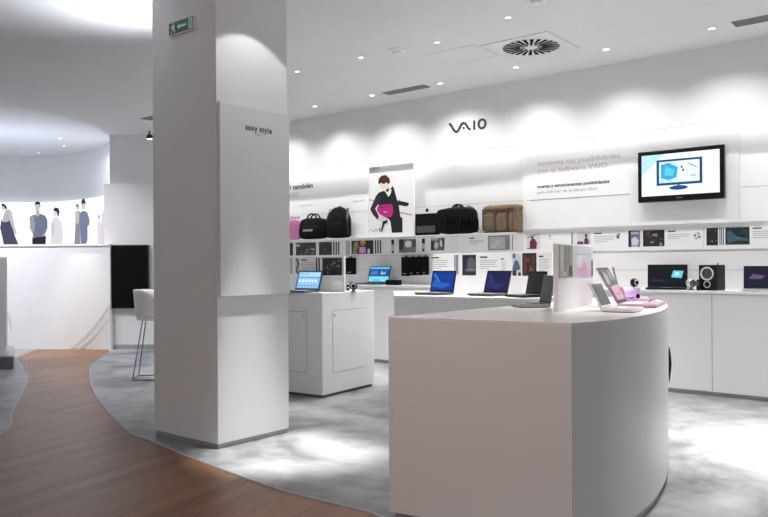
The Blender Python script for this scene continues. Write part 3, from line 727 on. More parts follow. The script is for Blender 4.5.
pp([(378.4, 183.2), (379, 178.6), (382, 175.6), (386, 175), (389.4, 178), (390.2, 182.2), (389, 184.2), (386.6, 182.4), (384, 184.2), (381, 182.6), (379.8, 184.4)], (.09, .02, .02))
pp([(378, 206.6), (382, 204.8), (391.4, 204), (393, 206), (393.4, 213), (391.6, 217), (385, 216.8), (380, 214.4), (377.2, 210)], pk)
pp([(379, 207), (391.6, 205), (391.8, 206.2), (379.4, 208.2)], (.35, .01, .14)); pe(385.5, 212, 1.9, .7, (.8, .35, .5))
pe(381.6, 217.6, 3.0, 2.2, (.84, .74, .68)); pp([(383, 221.5), (388, 219.5), (387.6, 222.5), (384.6, 224), (382.4, 231.6), (381.4, 231.4), (382.4, 225)], bk)
pm.keep = True
pm.build('printed_figure', po)
mb = MB(); mb.keep = True
a, z = q(370, 170.2); b, _ = q(380, 168.5); text_geo('NUEVO', a, b, z-.005, .045, -.0015, M['text'], mb)
a, z = q(370.2, 172.6); b, _ = q(379.6, 171.6); text_geo('accesorios', a, b, z-.006, .022, -.0015, M['textm'], mb)
mb.build('lettering', po)
wave = [q(x, y) for x, y in [(371, 228.6), (372.4, 230.6), (374, 231.2), (375.4, 229.2), (376.6, 228.6), (378, 230.8)]]
mb = MB(); mb.tube([(p[0], -.002, p[1]) for p in catmull([Vector(w_) for w_ in wave], 4)], .006, M['textm'], 6, flat=.3)
a, z = q(379.3, 230.8); _, zz = q(379.3, 228); mb.tube([(a, -.002, z), (a, -.002, zz)], .006, M['textm'], 6)
c = q(381, 229.4); mb.tube([(c[0]+.018*math.cos(t*PI/6), -.002, c[1]+.022*math.sin(t*PI/6)) for t in range(12)], .006, M['textm'], 6, closed=True); mb.build('logo', po)

# ------------------------------------------------------------------ bags on the shelf
ZS = 1.739
def softbox(w, h, d, m, bulge=.15, taper=.0, nx=4, nz=4, crease=.0):
    """rounded, slightly bulging padded body, origin at bottom centre"""
    w *= 1.06; h *= 1.05; d *= 1.05
    mb = MB(); bm = bmesh.new()
    bmesh.ops.create_cube(bm, size=1)
    bmesh.ops.subdivide_edges(bm, edges=bm.edges[:], cuts=3, use_grid_fill=True)
    rnd = random.Random(int(w*1000))
    for v in bm.verts:
        x, y, z = v.co*2
        e = 1-.10*(abs(x)**4)*(abs(z)**4)
        f = 1-.55*max(abs(x), abs(z))**6*.6
        tx = 1-taper*(z+1)/2
        v.co = Vector((x*w/2*e*tx, y*d/2*f*(1+bulge*(1-z)*.3), (z*e+1)*h/2))
        v.co += Vector((rnd.uniform(-1, 1), rnd.uniform(-1, 1), rnd.uniform(-1, 1)*(z > -.9)))*.004
    zmin = min(v.co.z for v in bm.verts)
    vs = [v.co.copy()-Vector((0, 0, zmin)) for v in bm.verts]; fs = [[v.index for v in f.verts] for f in bm.faces]; bm.free()
    mb.add(vs, fs, m); return mb
def arc(x0, x1, z, h, y=0, n=9): return [(x0+(x1-x0)*i/n, y, z+h*math.sin(PI*i/n)**.6) for i in range(n+1)]
def bagspot(x0, x1, ytop, ybot, D=8.46):
    a, b = wl(x0, (ytop+ybot)/2, D)[0], wl(x1, (ytop+ybot)/2, D)[0]
    zt = wl((x0+x1)/2, ytop, D)[1]; return (a+b)/2, b-a, zt-ZS
def bagroot(name, label, c, D=8.46, cat='bag'): return thing(name, label, cat, wp(c, D, ZS), WY)
# pink sleeve in its pack
c, w, h = bagspot(283, 301, 214.5, 238)
t = bagroot('laptop_sleeve', 'pink laptop sleeve with white header card, at the column end of the shelf', c)
softbox(w*.94, h*.76, .06, M['pinkbag']).build('sleeve_body', t, smooth=True, sub=1)
mb = MB(); mb.box(-w*.45, w*.47, -.006, .006, h*.70, h, M['board'])
mb.build('header_card', t)
mb = MB(); mb.keep = True; text_geo('Sleeve', -w*.05, w*.44, h*.82, .05, -.0075, M['text'], mb); mb.build('lettering', t)
# black briefcase
c, w, h = bagspot(302, 327.4, 213.5, 239)
t = bagroot('briefcase', 'black briefcase with looped handles between the pink sleeve and the backpack', c, 8.44)
softbox(w*.98, h*.78, .16, M['black'], taper=.08).build('bag_body', t, smooth=True, sub=1)
mb = softbox(w*.78, h*.42, .06, M['black']); 
for v in mb.v: v += Vector((0, -.085, h*.08))
mb.build('front_pocket', t, smooth=True, sub=1)
for y in (-.04, .04):
    mb = MB(); mb.tube(arc(-w*.22, w*.22, h*.72, h*.26, y), .013, M['blackgl'], 8); mb.build('handle', t, smooth=True)
mb = MB(); mb.box(-w*.2, w*.16, -.122, -.114, h*.30, h*.38, M['grey']); mb.build('pocket_trim', t)
# backpack
c, w, h = bagspot(329.6, 350.5, 206.6, 237.6)
t = bagroot('backpack', 'tall black rounded backpack right of the briefcase', c, 8.44)
mb = MB(); prof = []
for i in range(9):
    z = i/8; ww = w/2*(1 if z < .55 else math.sqrt(max(.02, 1-((z-.55)/.47)**2))*.98+.02)
    prof.append((ww, .085*(1 if z < .6 else 1-.6*(z-.6)/.4), z*h))
vs, fs = [], []
for ww, dd, z in prof:
    for j in range(16):
        t_ = 2*PI*j/16; cx_, cy_ = math.cos(t_), math.sin(t_)
        vs.append((ww*math.copysign(abs(cx_)**.5, cx_), dd*math.copysign(abs(cy_)**.5, cy_), z))
n = 16
for i in range(8):
    for j in range(n): fs.append((i*n+j, i*n+(j+1) % n, (i+1)*n+(j+1) % n, (i+1)*n+j))
fs += [tuple(range(n-1, -1, -1)), tuple(range(8*n, 9*n))]
mb.add(vs, fs, M['black']); mb.build('bag_body', t, smooth=True, sub=1)
mb = softbox(w*.7, h*.42, .05, M['black'])
for v in mb.v: v += Vector((0, -.095, h*.06))
mb.build('front_pocket', t, smooth=True, sub=1)
for s_ in (-1, 1):
    mb = MB(); mb.tube([(s_*w*.3, .05, h*.9), (s_*w*.42, .0, h*.93), (s_*w*.5, -.05, h*.6), (s_*w*.47, -.03, h*.15)], .018, M['darkgrey'], 8, flat=.5); mb.build('strap', t, smooth=True)
mb = MB(); mb.tube(arc(-w*.12, w*.12, h*.93, h*.07, .02), .010, M['blackgl'], 8); mb.build('handle', t, smooth=True)
# black document sleeve with white card
c, w, h = bagspot(416.2, 439.4, 207.4, 233.4)
t = bagroot('document_sleeve', 'flat black document sleeve under a white hanging card, right of the poster', c)
mb = MB(); mb.box(-w*.5, w*.5, -.03, .02, 0, h*.78, M['black']); mb.build('sleeve_body', t, bevel=.012, seg=3)
mb = MB(); mb.box(-w*.5, w*.49, .022, .028, h*.3, h*1.02, M['board']); mb.build('hang_card', t)
mb = MB(); mb.lathe([(.022, -.004), (.026, -.014), (.012, -.024)], M['blackgl'], 12, org=(0, 0, h*.9), axis='y'); mb.build('snap_button', t)
mb = MB(); mb.box(-w*.4, w*.4, -.046, -.038, h*.1, h*.34, M['darkgrey']); mb.build('mesh_pocket', t, bevel=.003)
# large black messenger bag
c, w, h = bagspot(441.6, 478.6, 204.6, 234.6)
t = bagroot('messenger_bag', 'large bulky black messenger bag between the document sleeve and the brown bag', c, 8.42)
softbox(w*.92, h*.86, .18, M['black'], taper=.03).build('bag_body', t, smooth=True, sub=1)
mb = softbox(w*.9, h*.42, .05, M['black'])
for v in mb.v: v += Vector((0, -.095, h*.42))
mb.build('flap', t, smooth=True, sub=1)
for s_ in (-1, 1):
    mb = softbox(w*.14, h*.5, .1, M['black'])
    for v in mb.v: v += Vector((s_*w*.44, 0, h*.05))
    mb.build('side_pocket', t, smooth=True, sub=1)
for s_ in (-1, 1):
    mb = MB(); mb.box(s_*w*.2-.014, s_*w*.2+.014, -.132, -.118, h*.25, h*.62, M['blackgl']); mb.build('buckle', t, bevel=.003)
for y in (-.03, .03):
    mb = MB(); mb.tube(arc(-w*.14, w*.14, h*.82, h*.17, y), .013, M['blackgl'], 8); mb.build('handle', t, smooth=True)
mb = MB(); mb.tube([(w*.42, 0, h*.84), (w*.3, -.04, h*.93), (w*.36, -.09, h*.8), (w*.46, -.1, h*.5), (w*.4, -.1, h*.2)], .013, M['blackgl'], 8, flat=.5); mb.build('strap', t, smooth=True)
# brown canvas bag
c, w, h = bagspot(486.6, 521.6, 205.2, 230.6)
t = bagroot('canvas_bag', 'brown canvas bag with front pockets and flap on the shelf', c, 8.44)
mb = MB(); mb.box(-w*.49, w*.49, -.075, .075, 0, h*.94, M['brown']); mb.build('bag_body', t, bevel=.022, seg=4)
mb = softbox(w*.99, h*.26, .17, M['brown'])
for v in mb.v: v += Vector((0, 0, h*.74))
mb.build('flap', t, smooth=True, sub=1)
for a_, b_ in ((-.46, -.12), (-.09, .22), (.27, .46)):
    mb = softbox(w*(b_-a_), h*.6, .04, M['brown'])
    for v in mb.v: v += Vector((w*(a_+b_)/2, -.098, h*.05))
    mb.build('front_pocket', t, smooth=True, sub=1)
for a_ in (-.44, -.1, .25, .42):
    mb = MB(); mb.box(w*a_-.008, w*a_+.008, -.128, -.075, h*.06, h*.86, M['brown_dk']); mb.build('leather_strap', t, bevel=.002)
mb = MB(); mb.tube(arc(-w*.44, -w*.3, h*.93, h*.08, 0), .010, M['brown_dk'], 8); mb.build('handle', t, smooth=True)

# ------------------------------------------------------------------ small goods hanging at the wall
def hang(name, label, x0, x1, y0, y1, tilt=0, m='black', cat='case', group=None):
    D = DW-.03; a, b, zl, zh = span(x0, x1, y0, y1, D); w, h = b-a, zh-zl
    t = thing(name, label, cat, wp((a+b)/2, D, zl), WY, group)
    mb = MB(); mb.box(-w*.5, w*.5, -.024, .024, 0, h*.93, M[m]); mb.box(-w*.42, w*.42, -.034, -.024, h*.04, h*.5, M[m]); mb.build('case_body', t, bevel=.009, seg=3)
    mb = MB(); mb.box(-w*.2, w*.2, -.003, .003, h*.8, h, M['darkgrey']); mb.build('hang_tab', t)
    mb = MB(); mb.tube([(0, .03, h*.95), (0, -.05, h*.95)], .004, M['silver'], 6); mb.build('hook', t, smooth=True)
    mb = MB(); mb.box(-w*.18, w*.18, -.037, -.034, h*.10, h*.14, M['grey']); mb.build('label_patch', t)
    return t
hang('hanging_case', 'black case hanging on the wall right of the cabinet board, above the webcams', 346, 355.2, 256.6, 274.4)
hang('hanging_case', 'black hanging case at the left end of the row of four beside the cyan laptop', 402.2, 409.6, 255.6, 276)
hang('hanging_case', 'second black hanging case of the row of four, counting from the left', 410.2, 415.6, 255.6, 275.4)
hang('hanging_case', 'third black hanging case of the row of four, with pale seam beside it', 416.4, 421.6, 255.4, 275.2)
hang('hanging_case', 'black hanging case at the right end of the row of four, next to the board', 422.6, 428, 255.2, 274.8)

# ------------------------------------------------------------------ laptops
def laptop(label, loc, yaw, w, d, lid, lean, shell, deck, screen, e=1.0, lidm=None, off=False, keys='darkgrey', z=HC, group='open laptops on show'):
    t = thing('laptop', label, 'laptop', (loc[0], loc[1], z), yaw, group)
    lidm = lidm or shell
    mb = MB(); mb.box(-w/2, w/2, -d/2, d/2, .004, .022, M[shell]); mb.box(-w/2+.01, w/2-.01, -d/2+.01, d/2-.01, 0, .004, M['darkgrey']); b_ = mb.build('base', t, bevel=.003)
    mb = MB(); mb.box(-w/2+.012, w/2-.012, -d/2+.006, d/2-.02, .022, .0228, M[deck])
    mb.build('deck', b_)
    mb = MB()
    kw = (w-.05)/13; kd = d*.42/5
    for r_ in range(5):
        for c_ in range(13):
            if r_ == 0 and 3 < c_ < 9: continue
            x = -w/2+.025+c_*kw; y = -d*.02+r_*kd; mb.box(x+.0012, x+kw-.0012, y+.0012, y+kd-.0012, .0228, .0248, M[keys])
    mb.box(-w/2+.025+4*kw, -w/2+.025+9*kw, -d*.02+.0012, -d*.02+kd-.0012, .0228, .0248, M[keys])
    mb.build('keyboard', b_)
    mb = MB(); mb.box(-w*.13, w*.13, -d*.42, -d*.12, .0228, .0234, M['grey']); mb.build('touchpad', b_)
    # lid leans back by 'lean' from vertical
    L = bpy.data.objects
    mb = MB(); mb.box(-w/2, w/2, 0, .010, 0, lid, M[lidm]); lo = mb.build('lid', t, loc=(0, d/2-.008, .02), rx=-lean, bevel=.003)
    mb = MB()
    mb.face(rect(-w/2+.004, w/2-.004, .004, lid-.004), -.0006, M['blackgl'] if lidm != 'white_pl' else M[lidm])
    base, els = screen
    pic(mb, -w/2+.014, w/2-.014, .018, lid-.014, -.0012, base, els, e=(0 if off else e), eps=.0003)
    mb.build('screen', lo)
    mb = MB(); mb.tube([(-w*.38, d/2-.006, .020), (w*.38, d/2-.006, .020)], .006, M[shell if shell != 'white_pl' else 'grey'], 8); mb.build('hinge', t, smooth=True)
    return t
lb_scr = ((.16, .42, .85), [('r', (.45, .70, .96), (.04, .96, .70, .95)), ('r', (.10, .28, .62), (0, 1, .66, .70)), ('r', (.30, .58, .92), (.04, .96, .05, .62))]+[('r', (.75, .88, 1), (.08+.14*i, .17+.14*i, .38, .52)) for i in range(6)]+[('r', (.12, .25, .5), (.08+.14*i, .17+.14*i, .14, .2)) for i in range(6)]+[('r', (.1, .25, .6), (.08, .5, .84, .88))])
laptop('laptop with light blue screen on the square white cabinet beside the column', (-.885, 7.93), R(-38), .35, .235, .215, R(18), 'darkgrey', 'grey', lb_scr, 1.0)
cy_scr = ((.03, .16, .38), [('r', (.10, .55, .80), (0, 1, .88, 1)), ('r', (.02, .07, .28), (.0, 1, .38, .84)), ('r', (.20, .70, .92), (0, 1, 0, .36)), ('p', (.25, .50, .85), [(.55, .5), (.62, .78), (.72, .6), (.85, .7), (.8, .5)]), ('p', (.06, .2, .55), [(.05, .45), (.1, .7), (.4, .75), (.45, .5)]), ('r', (.02, .08, .3), (.2, .6, .08, .12))])
p = wp(wl(373, 280, 8.28)[0], 8.28)
laptop('laptop with cyan and dark blue screen on the wall worktop below the poster', (p.x, p.y), R(-38), .39, .24, .245, R(14), 'darkgrey', 'blackgl', cy_scr, 1.0, keys='blackgl')
bl_scr = lambda a, b: ((a[0], a[1], a[2]), [('p', b, [(.0, .9), (.12, .9), (.45, .35), (.75, .32), (.8, .4), (.4, .28)]), ('e', (.45, .62, .9), (.58, .34, .1, .02)), ('p', tuple(v*.5+w_*.5 for v, w_ in zip(a, b)), [(0, .2), (.1, .6), (.5, .4), (.9, .3), (.5, .1)])])
laptop('laptop with bright blue screen, left one on the second counter', (.47, 7.14), R(-42), .285, .235, .21, R(14), 'darkgrey', 'grey', bl_scr((.006, .045, .30), (.03, .20, .62)), 1.0)
laptop('laptop with dark indigo screen, right of the bright blue one on the second counter', (.93, 6.84), R(-46), .275, .235, .215, R(18), 'darkgrey', 'grey', bl_scr((.012, .014, .075), (.03, .04, .20)), .9)
laptop('black laptop with dark switched-off screen at the right end of the second counter', (1.20, 6.52), R(-64), .25, .225, .205, R(12), 'blackgl', 'darkgrey', ((.014, .014, .018), [('p', (.03, .03, .036), [(.1, 1), (.5, 1), (.2, 0), (0, 0)])]), off=True, keys='darkgrey')  # lighter slanted band is a reflection painted on the off screen
laptop('slim dark silver laptop seen nearly edge-on at the back rim of the nearest counter', (.965*KF, 5.02*KF), R(-82), .20, .20, .185, R(10), 'grey', 'darkgrey', ((.045, .045, .05), [('p', (.07, .07, .08), [(.1, 1), (.5, 1), (.2, 0), (0, 0)])]), off=True, z=HF)  # painted sheen: paler slanted streak across the dark screen
laptop('small white netbook with grey switched-off screen on the nearest counter', (1.42*KF, 4.53*KF), R(59), .24, .185, .165, R(26), 'white_pl', 'white_pl', ((.10, .115, .14), [('p', (.14, .155, .18), [(.1, 0), (.4, 0), (.9, 1), (.5, 1)])]), off=True, keys='white_pl', z=HF)  # slanted pale band on the screen is painted glare
laptop('open pink laptop leaning far back behind the white netbook', (1.69*KF, 5.0*KF), R(62), .32, .23, .265, R(30), 'pink', 'pink', ((.08, .08, .09), [('p', (.42, .42, .44), [(0, .55), (.2, .95), (.5, .8), (.3, .5)]), ('p', (.5, .28, .34), [(.1, .05), (.9, .05), (.95, .5), (.15, .45)]), ('r', (.25, .12, .17), (.3, .7, .2, .24)), ('p', (.3, .3, .32), [(.6, .7), (.7, 1), (.9, .9), (.9, .6)])]), off=True, keys='white_pl', z=HF)  # grey and pink patches are reflections painted on the off screen
laptop('second pink laptop seen edge-on behind the purple stand', (1.915*KF, 5.84*KF), R(72), .28, .20, .235, R(12), 'pink', 'pink', ((.06, .06, .07), []), off=True, keys='white_pl', z=HF)
dk_scr = ((.006, .008, .012), [('p', (.15, .62, .78), [(.60, .42), (.66, .76), (.93, .74), (.88, .38)]), ('p', (.45, .82, .92), [(.68, .5), (.72, .68), (.82, .66), (.8, .5)]), ('r', (.02, .03, .06), (.05, .4, .2, .3))])
def wallspot(x, D): q_ = wp(wl(x, 285, D)[0], D); return (q_.x, q_.y)
laptop('black laptop with cyan window on dark screen, left of the ring-fronted speaker', wallspot(666.5, 8.26), WY*.62, .41, .26, .25, R(8), 'blackgl', 'blackgl', dk_scr, 1.0, keys='darkgrey')
d2_scr = ((.012, .012, .03), [('p', (.05, .12, .4), [(.62, .2), (.64, .75), (.95, .8), (1, .8), (1, .2)]), ('p', (.25, .65, .9), [(.68, .3), (.72, .6), (.95, .6), (1, .3)]), ('p', (.14, .08, .2), [(.1, .4), (.2, .65), (.5, .55), (.4, .4)])])
laptop('laptop with dark purple-blue screen cut off by the right edge', wallspot(764.5, 8.24), WY*.75, .40, .26, .235, R(8), 'silver', 'grey', d2_scr, 1.0, keys='darkgrey')

# ------------------------------------------------------------------ small electronics
def ball_cam(label, loc, r_, z=HC, shell='blackgl', ring=True, yaw=0, base=True, name='webcam'):
    t = thing(name, label, 'webcam', (loc[0], loc[1], z), yaw)
    hz = r_*1.35 if base else r_
    if base:
        mb = MB(); mb.lathe([(r_*.75, 0), (r_*.7, r_*.14), (r_*.2, r_*.3), (r_*.18, r_*.6)], M['darkgrey'], 20); mb.build('foot', t, smooth=True)
    pr = [(max(.0015, r_*math.sin(PI*i/12)), hz-r_*math.cos(PI*i/12)) for i in range(13)]
    mb = MB(); mb.lathe(pr, M[shell], 22); mb.build('ball', t, smooth=True)
    mb = MB(); mb.lathe([(r_*.62, -r_*.70), (r_*.66, -r_*.82), (r_*.46, -r_*.96), (r_*.42, -r_*.80)], M['grey' if shell != 'silver' else 'blackgl'], 22, org=(0, 0, hz), axis='y'); mb.build('lens_ring', t, smooth=True)
    mb = MB(); mb.lathe([(r_*.40, -r_*.86), (r_*.3, -r_*.95), (.002, -r_*1.0)], M['void'], 18, org=(0, 0, hz), axis='y'); mb.build('lens', t, smooth=True)
    return t
def on_top(x, y, z=HC): v = atz(x, y, z); return (v.x, v.y)
ball_cam('silver ball webcam on the wall worktop, between laptop and speaker', wallspot(691, 8.2), .052, shell='silver', yaw=.1)
ball_cam('small black ball webcam on the square cabinet, the left one of two', (-.40, 8.38), .040)
ball_cam('small black ball webcam on the square cabinet, the right and nearer one', (-.325, 8.08), .045)
# purple stand with webcam on top
pz = (1.755*KF, 5.42*KF)
t = thing('acrylic_stand', 'translucent purple acrylic stand behind the pink laptop on the nearest counter', 'stand', (pz[0], pz[1], HF), R(18))
mb = MB(); mb.lathe([(.036, -.075), (.040, -.07), (.040, .005), (.036, .01)], M['purple'], 24, org=(-.0, .0, .074), axis='x'); mb.build('tube', t, smooth=True)
mb = MB(); mb.box(.01, .06, -.035, .035, 0, .112, M['purple']); mb.build('block', t, bevel=.008)
mb = MB(); mb.box(-.075, .01, -.03, .03, 0, .034, M['purple']); mb.build('foot', t, bevel=.004)
mb = MB(); mb.lathe([(.016, -.036), (.014, -.040), (.008, -.042)], M['void'], 16, org=(.035, 0, .05), axis='y'); mb.build('round_port', t, smooth=True)
ball_cam('black ball webcam perched on top of the purple stand', (pz[0]+.035*math.cos(R(18)), pz[1]+.035*math.sin(R(18))), .030, z=HF+.112, base=False, yaw=.3)
def mouse(label, loc, yaw, m):
    t = thing('computer_mouse', label, 'mouse', (loc[0]*KF, loc[1]*KF, HF), yaw)
    mb = MB(); pr = [(.028, 0), (.031, .008), (.028, .020), (.018, .029), (.004, .032)]
    mb.lathe(pr, M[m], 20)
    for v in mb.v: v.y *= 1.7
    mb.build('shell', t, smooth=True)
    mb = MB(); mb.lathe([(.006, -.003), (.006, .003)], M['darkgrey'], 12, org=(0, -.028, .027), axis='x'); mb.build('scroll_wheel', t, smooth=True)
mouse('pink computer mouse on the rounded rim of the nearest counter', (1.875, 5.22), R(60), 'pink')
mouse('dark computer mouse behind the pink one on the nearest counter', (1.935, 5.42), R(50), 'darkgrey')
# loudspeaker with silver rings
ls = wallspot(712, 8.22)
t = thing('loudspeaker', 'black loudspeaker with large and small silver rings on the wall worktop', 'speaker', (ls[0], ls[1], 1.06), R(-52))
w, h = .195, .262
mb = MB(); mb.box(-w/2, w/2, -.085, .085, .004, h, M['blackgl']); mb.build('cabinet', t, bevel=.004)
def ringo(cx, cz, r_, name):
    mb = MB(); mb.lathe([(r_*.80, -.086), (r_*.84, -.094), (r_, -.094), (r_, -.086)], M['ringm'], 28, org=(cx, 0, cz), axis='y'); o = mb.build(name, t, smooth=True)
    mb = MB(); mb.lathe([(r_*.78, -.0875), (r_*.45, -.0865), (r_*.3, -.092), (.003, -.094)], M['darkgrey'] if r_ > .04 else M['void'], 24, org=(cx, 0, cz), axis='y'); mb.build('cone', o, smooth=True)
ringo(-.005, h*.66, .070, 'woofer_ring'); ringo(-.005, h*.24, .036, 'tweeter_ring')
mb = MB(); mb.box(-w/2, w/2, -.08, .08, 0, .004, M['darkgrey']); mb.build('foot', t)
mb = MB(); mb.tube([(.05, .02, h-.002), (.05, .02, h+.02)], .006, M['blackgl'], 8); mb.build('knob', t, smooth=True)
# little black device beside it
q_ = wallspot(698.4, 8.10)
t = thing('media_player', 'small black upright device leaning at the left side of the loudspeaker', 'device', (q_[0], q_[1], 1.06), R(-32))
mb = MB(); mb.box(-.016, .016, -.03, .03, 0, .11, M['blackgl']); mb.build('casing', t, bevel=.005)
mb = MB(); mb.box(-.012, .012, -.0315, -.03, .045, .10, M['darkgrey']); mb.build('display', t)
# accessory box beside the cyan laptop
q_ = wallspot(393.6, 8.14)
t = thing('accessory_tray', 'small black tray with little gadgets beside the cyan-screened laptop', 'tray', (q_[0], q_[1], 1.06), WY)
mb = MB(); mb.box(-.11, .11, -.04, .04, 0, .072, M['black']); mb.build('tray_body', t, bevel=.003)
for i, x in enumerate((-.04, .0, .05)):
    mb = MB(); mb.tube([(x, 0, .06), (x+.02, 0, .115+.01*i)], .007, M['grey'], 8); mb.build('gadget', t, smooth=True)

# ------------------------------------------------------------------ bar stool behind the column
st = thing('bar_stool', 'white bar stool with thin wire sled legs, half hidden behind the column', 'stool', (-2.77, 9.1, 0), R(8))
mb = MB(); vs = []; fs = []; nn = 13; mm = 7
for i in range(nn):                    # shell open towards +x
    a_ = PI*.28+(2*PI-PI*.56)*i/(nn-1)
    for j in range(mm):
        v = j/(mm-1); r_ = .20+.03*v; z = .70+v*(.36 if abs(i-(nn-1)/2) < 3.6 else .36-.05*(abs(i-(nn-1)/2)-3.6)**1.4)
        if v == 0: r_ = .15
        vs.append((r_*math.cos(a_), r_*1.05*math.sin(a_), z))
for i in range(nn-1):
    for j in range(mm-1): fs.append((i*mm+j, (i+1)*mm+j, (i+1)*mm+j+1, i*mm+j+1))
mb.add(vs, fs, M['white_pl']); o = mb.build('backrest', st, smooth=True); sd = o.modifiers.new('thick', 'SOLIDIFY'); sd.thickness = .014
mb = MB(); mb.lathe([(.10, .69), (.175, .70), (.20, .725), (.19, .75), (.02, .745)], M['white_pl'], 26); mb.build('seat', st, smooth=True)
for s_ in (-1, 1):
    mb = MB(); mb.tube([(-.10, s_*.12, .70), (-.20, s_*.2, .03), (-.205, s_*.2, .012), (-.18, s_*.2, .007), (.18, s_*.2, .007), (.205, s_*.2, .012), (.20, s_*.2, .03), (.10, s_*.12, .70)], .007, M['chrome'], 8); mb.build('leg_frame', st, smooth=True)
mb = MB(); mb.tube([(.17, -.17, .26), (.17, .17, .26)], .007, M['chrome'], 8); mb.build('footrest', st, smooth=True)
mb = MB(); mb.tube([(-.2, -.2, .02), (-.2, .2, .02)], .007, M['chrome'], 8); mb.build('crossbar', st, smooth=True)

# ------------------------------------------------------------------ ceiling fittings
def downlight(label, x, y, r_=.038, z=CZ, group='recessed ceiling spotlights', e=1):
    p = atz(x, y, z); t = thing('ceiling_spotlight', label, 'spotlight', (p.x, p.y, z), 0, group)
    mb = MB(); mb.lathe([(r_, 0), (r_*1.25, -.002), (r_*1.3, -.008), (r_*1.02, -.010), (r_, -.004)], M['white_pl'], 24); mb.build('trim_ring', t, smooth=True)
    mb = MB(); mb.lathe([(r_*.9, -.003), (r_*.6, -.005), (.002, -.006)], M['lamp'] if e else M['silver'], 20); mb.build('lens', t, smooth=True)
    return p
def spot(p, tgt, e, size, blend=.6, r_=.04, col=(1, .985, .96), name='spot'):
    l = bpy.data.lights.new(name, 'SPOT'); l.energy = e; l.spot_size = size; l.spot_blend = blend; l.shadow_soft_size = r_; l.color = col
    o = bpy.data.objects.new(name, l); COL.objects.link(o); o.location = p
    o.rotation_euler = (Vector(tgt)-Vector(p)).to_track_quat('-Z', 'Y').to_euler(); return o
row1 = [(315, 106, 'farthest small ceiling spotlight of the row along the wall, nearest the column'), (372, 95, 'ceiling spotlight of the wall row just left of the long slot vent'), (440, 83, 'ceiling spotlight of the wall row just right of the long slot vent'),
        (516, 67, 'ceiling spotlight of the wall row below the round swirl vent'), (606, 49, 'ceiling spotlight of the wall row right of the round swirl vent'), (712, 28, 'ceiling spotlight of the wall row left of the slot vent at the right edge')]
PW = []
for x, y, lab in row1:
    p = downlight(lab, x, y); PW.append(p)
dd = (PW[-1]-PW[0])/5
E1 = 230
for i in range(-2, 9):
    p = PW[i] if 0 <= i < 6 else (PW[0]+dd*i)
    p = Vector((p.x, p.y, CZ-.03))
    spot(p, (p.x+N.x*.12, p.y+N.y*.12, 0), E1*.26, R(136), 1, .03)
row2 = [(297, 71, 'dim ceiling spotlight close beside the column'), (361, 57, 'dim ceiling spotlight left of the smoke detector'), (437, 42, 'dim ceiling spotlight right of the smoke detector'), (508, 17, 'dim ceiling spotlight above and left of the swirl vent')]
P2 = []
for x, y, lab in row2: P2.append(downlight(lab, x, y, .030))
d2_ = (P2[-1]-P2[0])/3
for i in range(-1, 7):
    p = P2[0]+d2_*i; p.z = CZ-.03
    spot(p, (p.x, p.y, 0), 150, R(80), .8, .03)
# spotlight right beside the column (above the picture)
cp = Vector((-.68, 5.48, CZ-.03))
spot(cp, (-.68, 5.46, 0), 1500, R(26), 1, .03); spot(cp, (-.75, 5.56, 0), 22, R(88), .12, .015)
# pool on the right-hand floor and others over the shop
spot((3.0, 5.6, CZ-.03), (3.0, 5.6, 0), 850, R(38), .9, .03)
spot((3.9, 4.9, CZ-.03), (3.9, 4.9, 0), 600, R(50), .9, .03)
spot((2.1, 5.0, CZ-.03), (1.7, 4.9, 0), 330, R(56), .9, .03)  # added spot, brightens the white board and the countertop
for x, y in ((-.2, 9.0), (1.9, 6.9)): spot((x, y, CZ-.03), (x, y, 0), 140, R(60), .9, .03)
spot((-4.75, 11.75, CZ-.1), (-4.95, 11.9, 0), 260, R(34), .8, .03, (1, .93, .82))
def cov(x, y, lab, r_=.045, z=HZ): return downlight(lab, x, y, r_, z, 'spotlights in the raised ceiling at the far left')
cov(60, 138, 'brightest spotlight in the raised ceiling beyond the curved edge')
cov(38.5, 152.5, 'small faint spotlight in the raised ceiling, the left one near the far wall', .035)
cov(64, 145.5, 'small faint spotlight in the raised ceiling just beyond the brightest one', .035)
# little spotlight and slot by the column
p = atz(149.5, 131, CZ)
t = thing('track_spotlight', 'small lit spotlight hanging under the ceiling at the left side of the column', 'spotlight', (p.x, p.y, CZ))
mb = MB(); mb.lathe([(.012, 0), (.012, -.06)], M['blackgl'], 10); mb.build('stem', t)
mb = MB(); mb.lathe([(.03, -.06), (.05, -.08), (.055, -.13), (.05, -.131)], M['blackgl'], 16); mb.build('head', t, smooth=True)
mb = MB(); mb.lathe([(.045, -.132), (.03, -.138), (.002, -.14)], M['lamp'], 16); mb.build('lens', t, smooth=True)
def slot_vent(label, c4, n=4):
    P = [atz(x, y, CZ) for x, y in c4]; c = sum(P, Vector())/4
    a = (P[1]-P[0]+P[2]-P[3])/2; b = (P[3]-P[0]+P[2]-P[1])/2
    yaw = WY; L = a.length; Wd = max(.10, abs(b.dot(Vector((N.x, N.y, 0)))))
    t = thing('slot_vent', label, 'vent', (c.x, c.y, CZ), yaw, 'slot vents in the ceiling')
    mb = MB(); mb.box(-L/2, L/2, -Wd/2, Wd/2, -.004, -.001, M['vent']); mb.build('backing', t)
    for i in range(n+1):
        y = -Wd/2+Wd*i/n; mb = MB(); mb.box(-L/2, L/2, y-.006, y+.006, -.012, -.004, M['grey']); mb.build('slat', t)
slot_vent('long dark slot vent in the ceiling between two wall-row spotlights', [(383, 92.5), (423, 84.4), (429, 86.2), (389, 94.6)])
slot_vent('dark slot vent in the ceiling cut off by the right edge', [(732.5, 22.6), (790, 9.5), (795, 13.5), (737.5, 26.8)])
slot_vent('black slot vent in the ceiling touching the left side of the column', [(143, 117.5), (163, 113.6), (166, 116.6), (146, 120.5)])
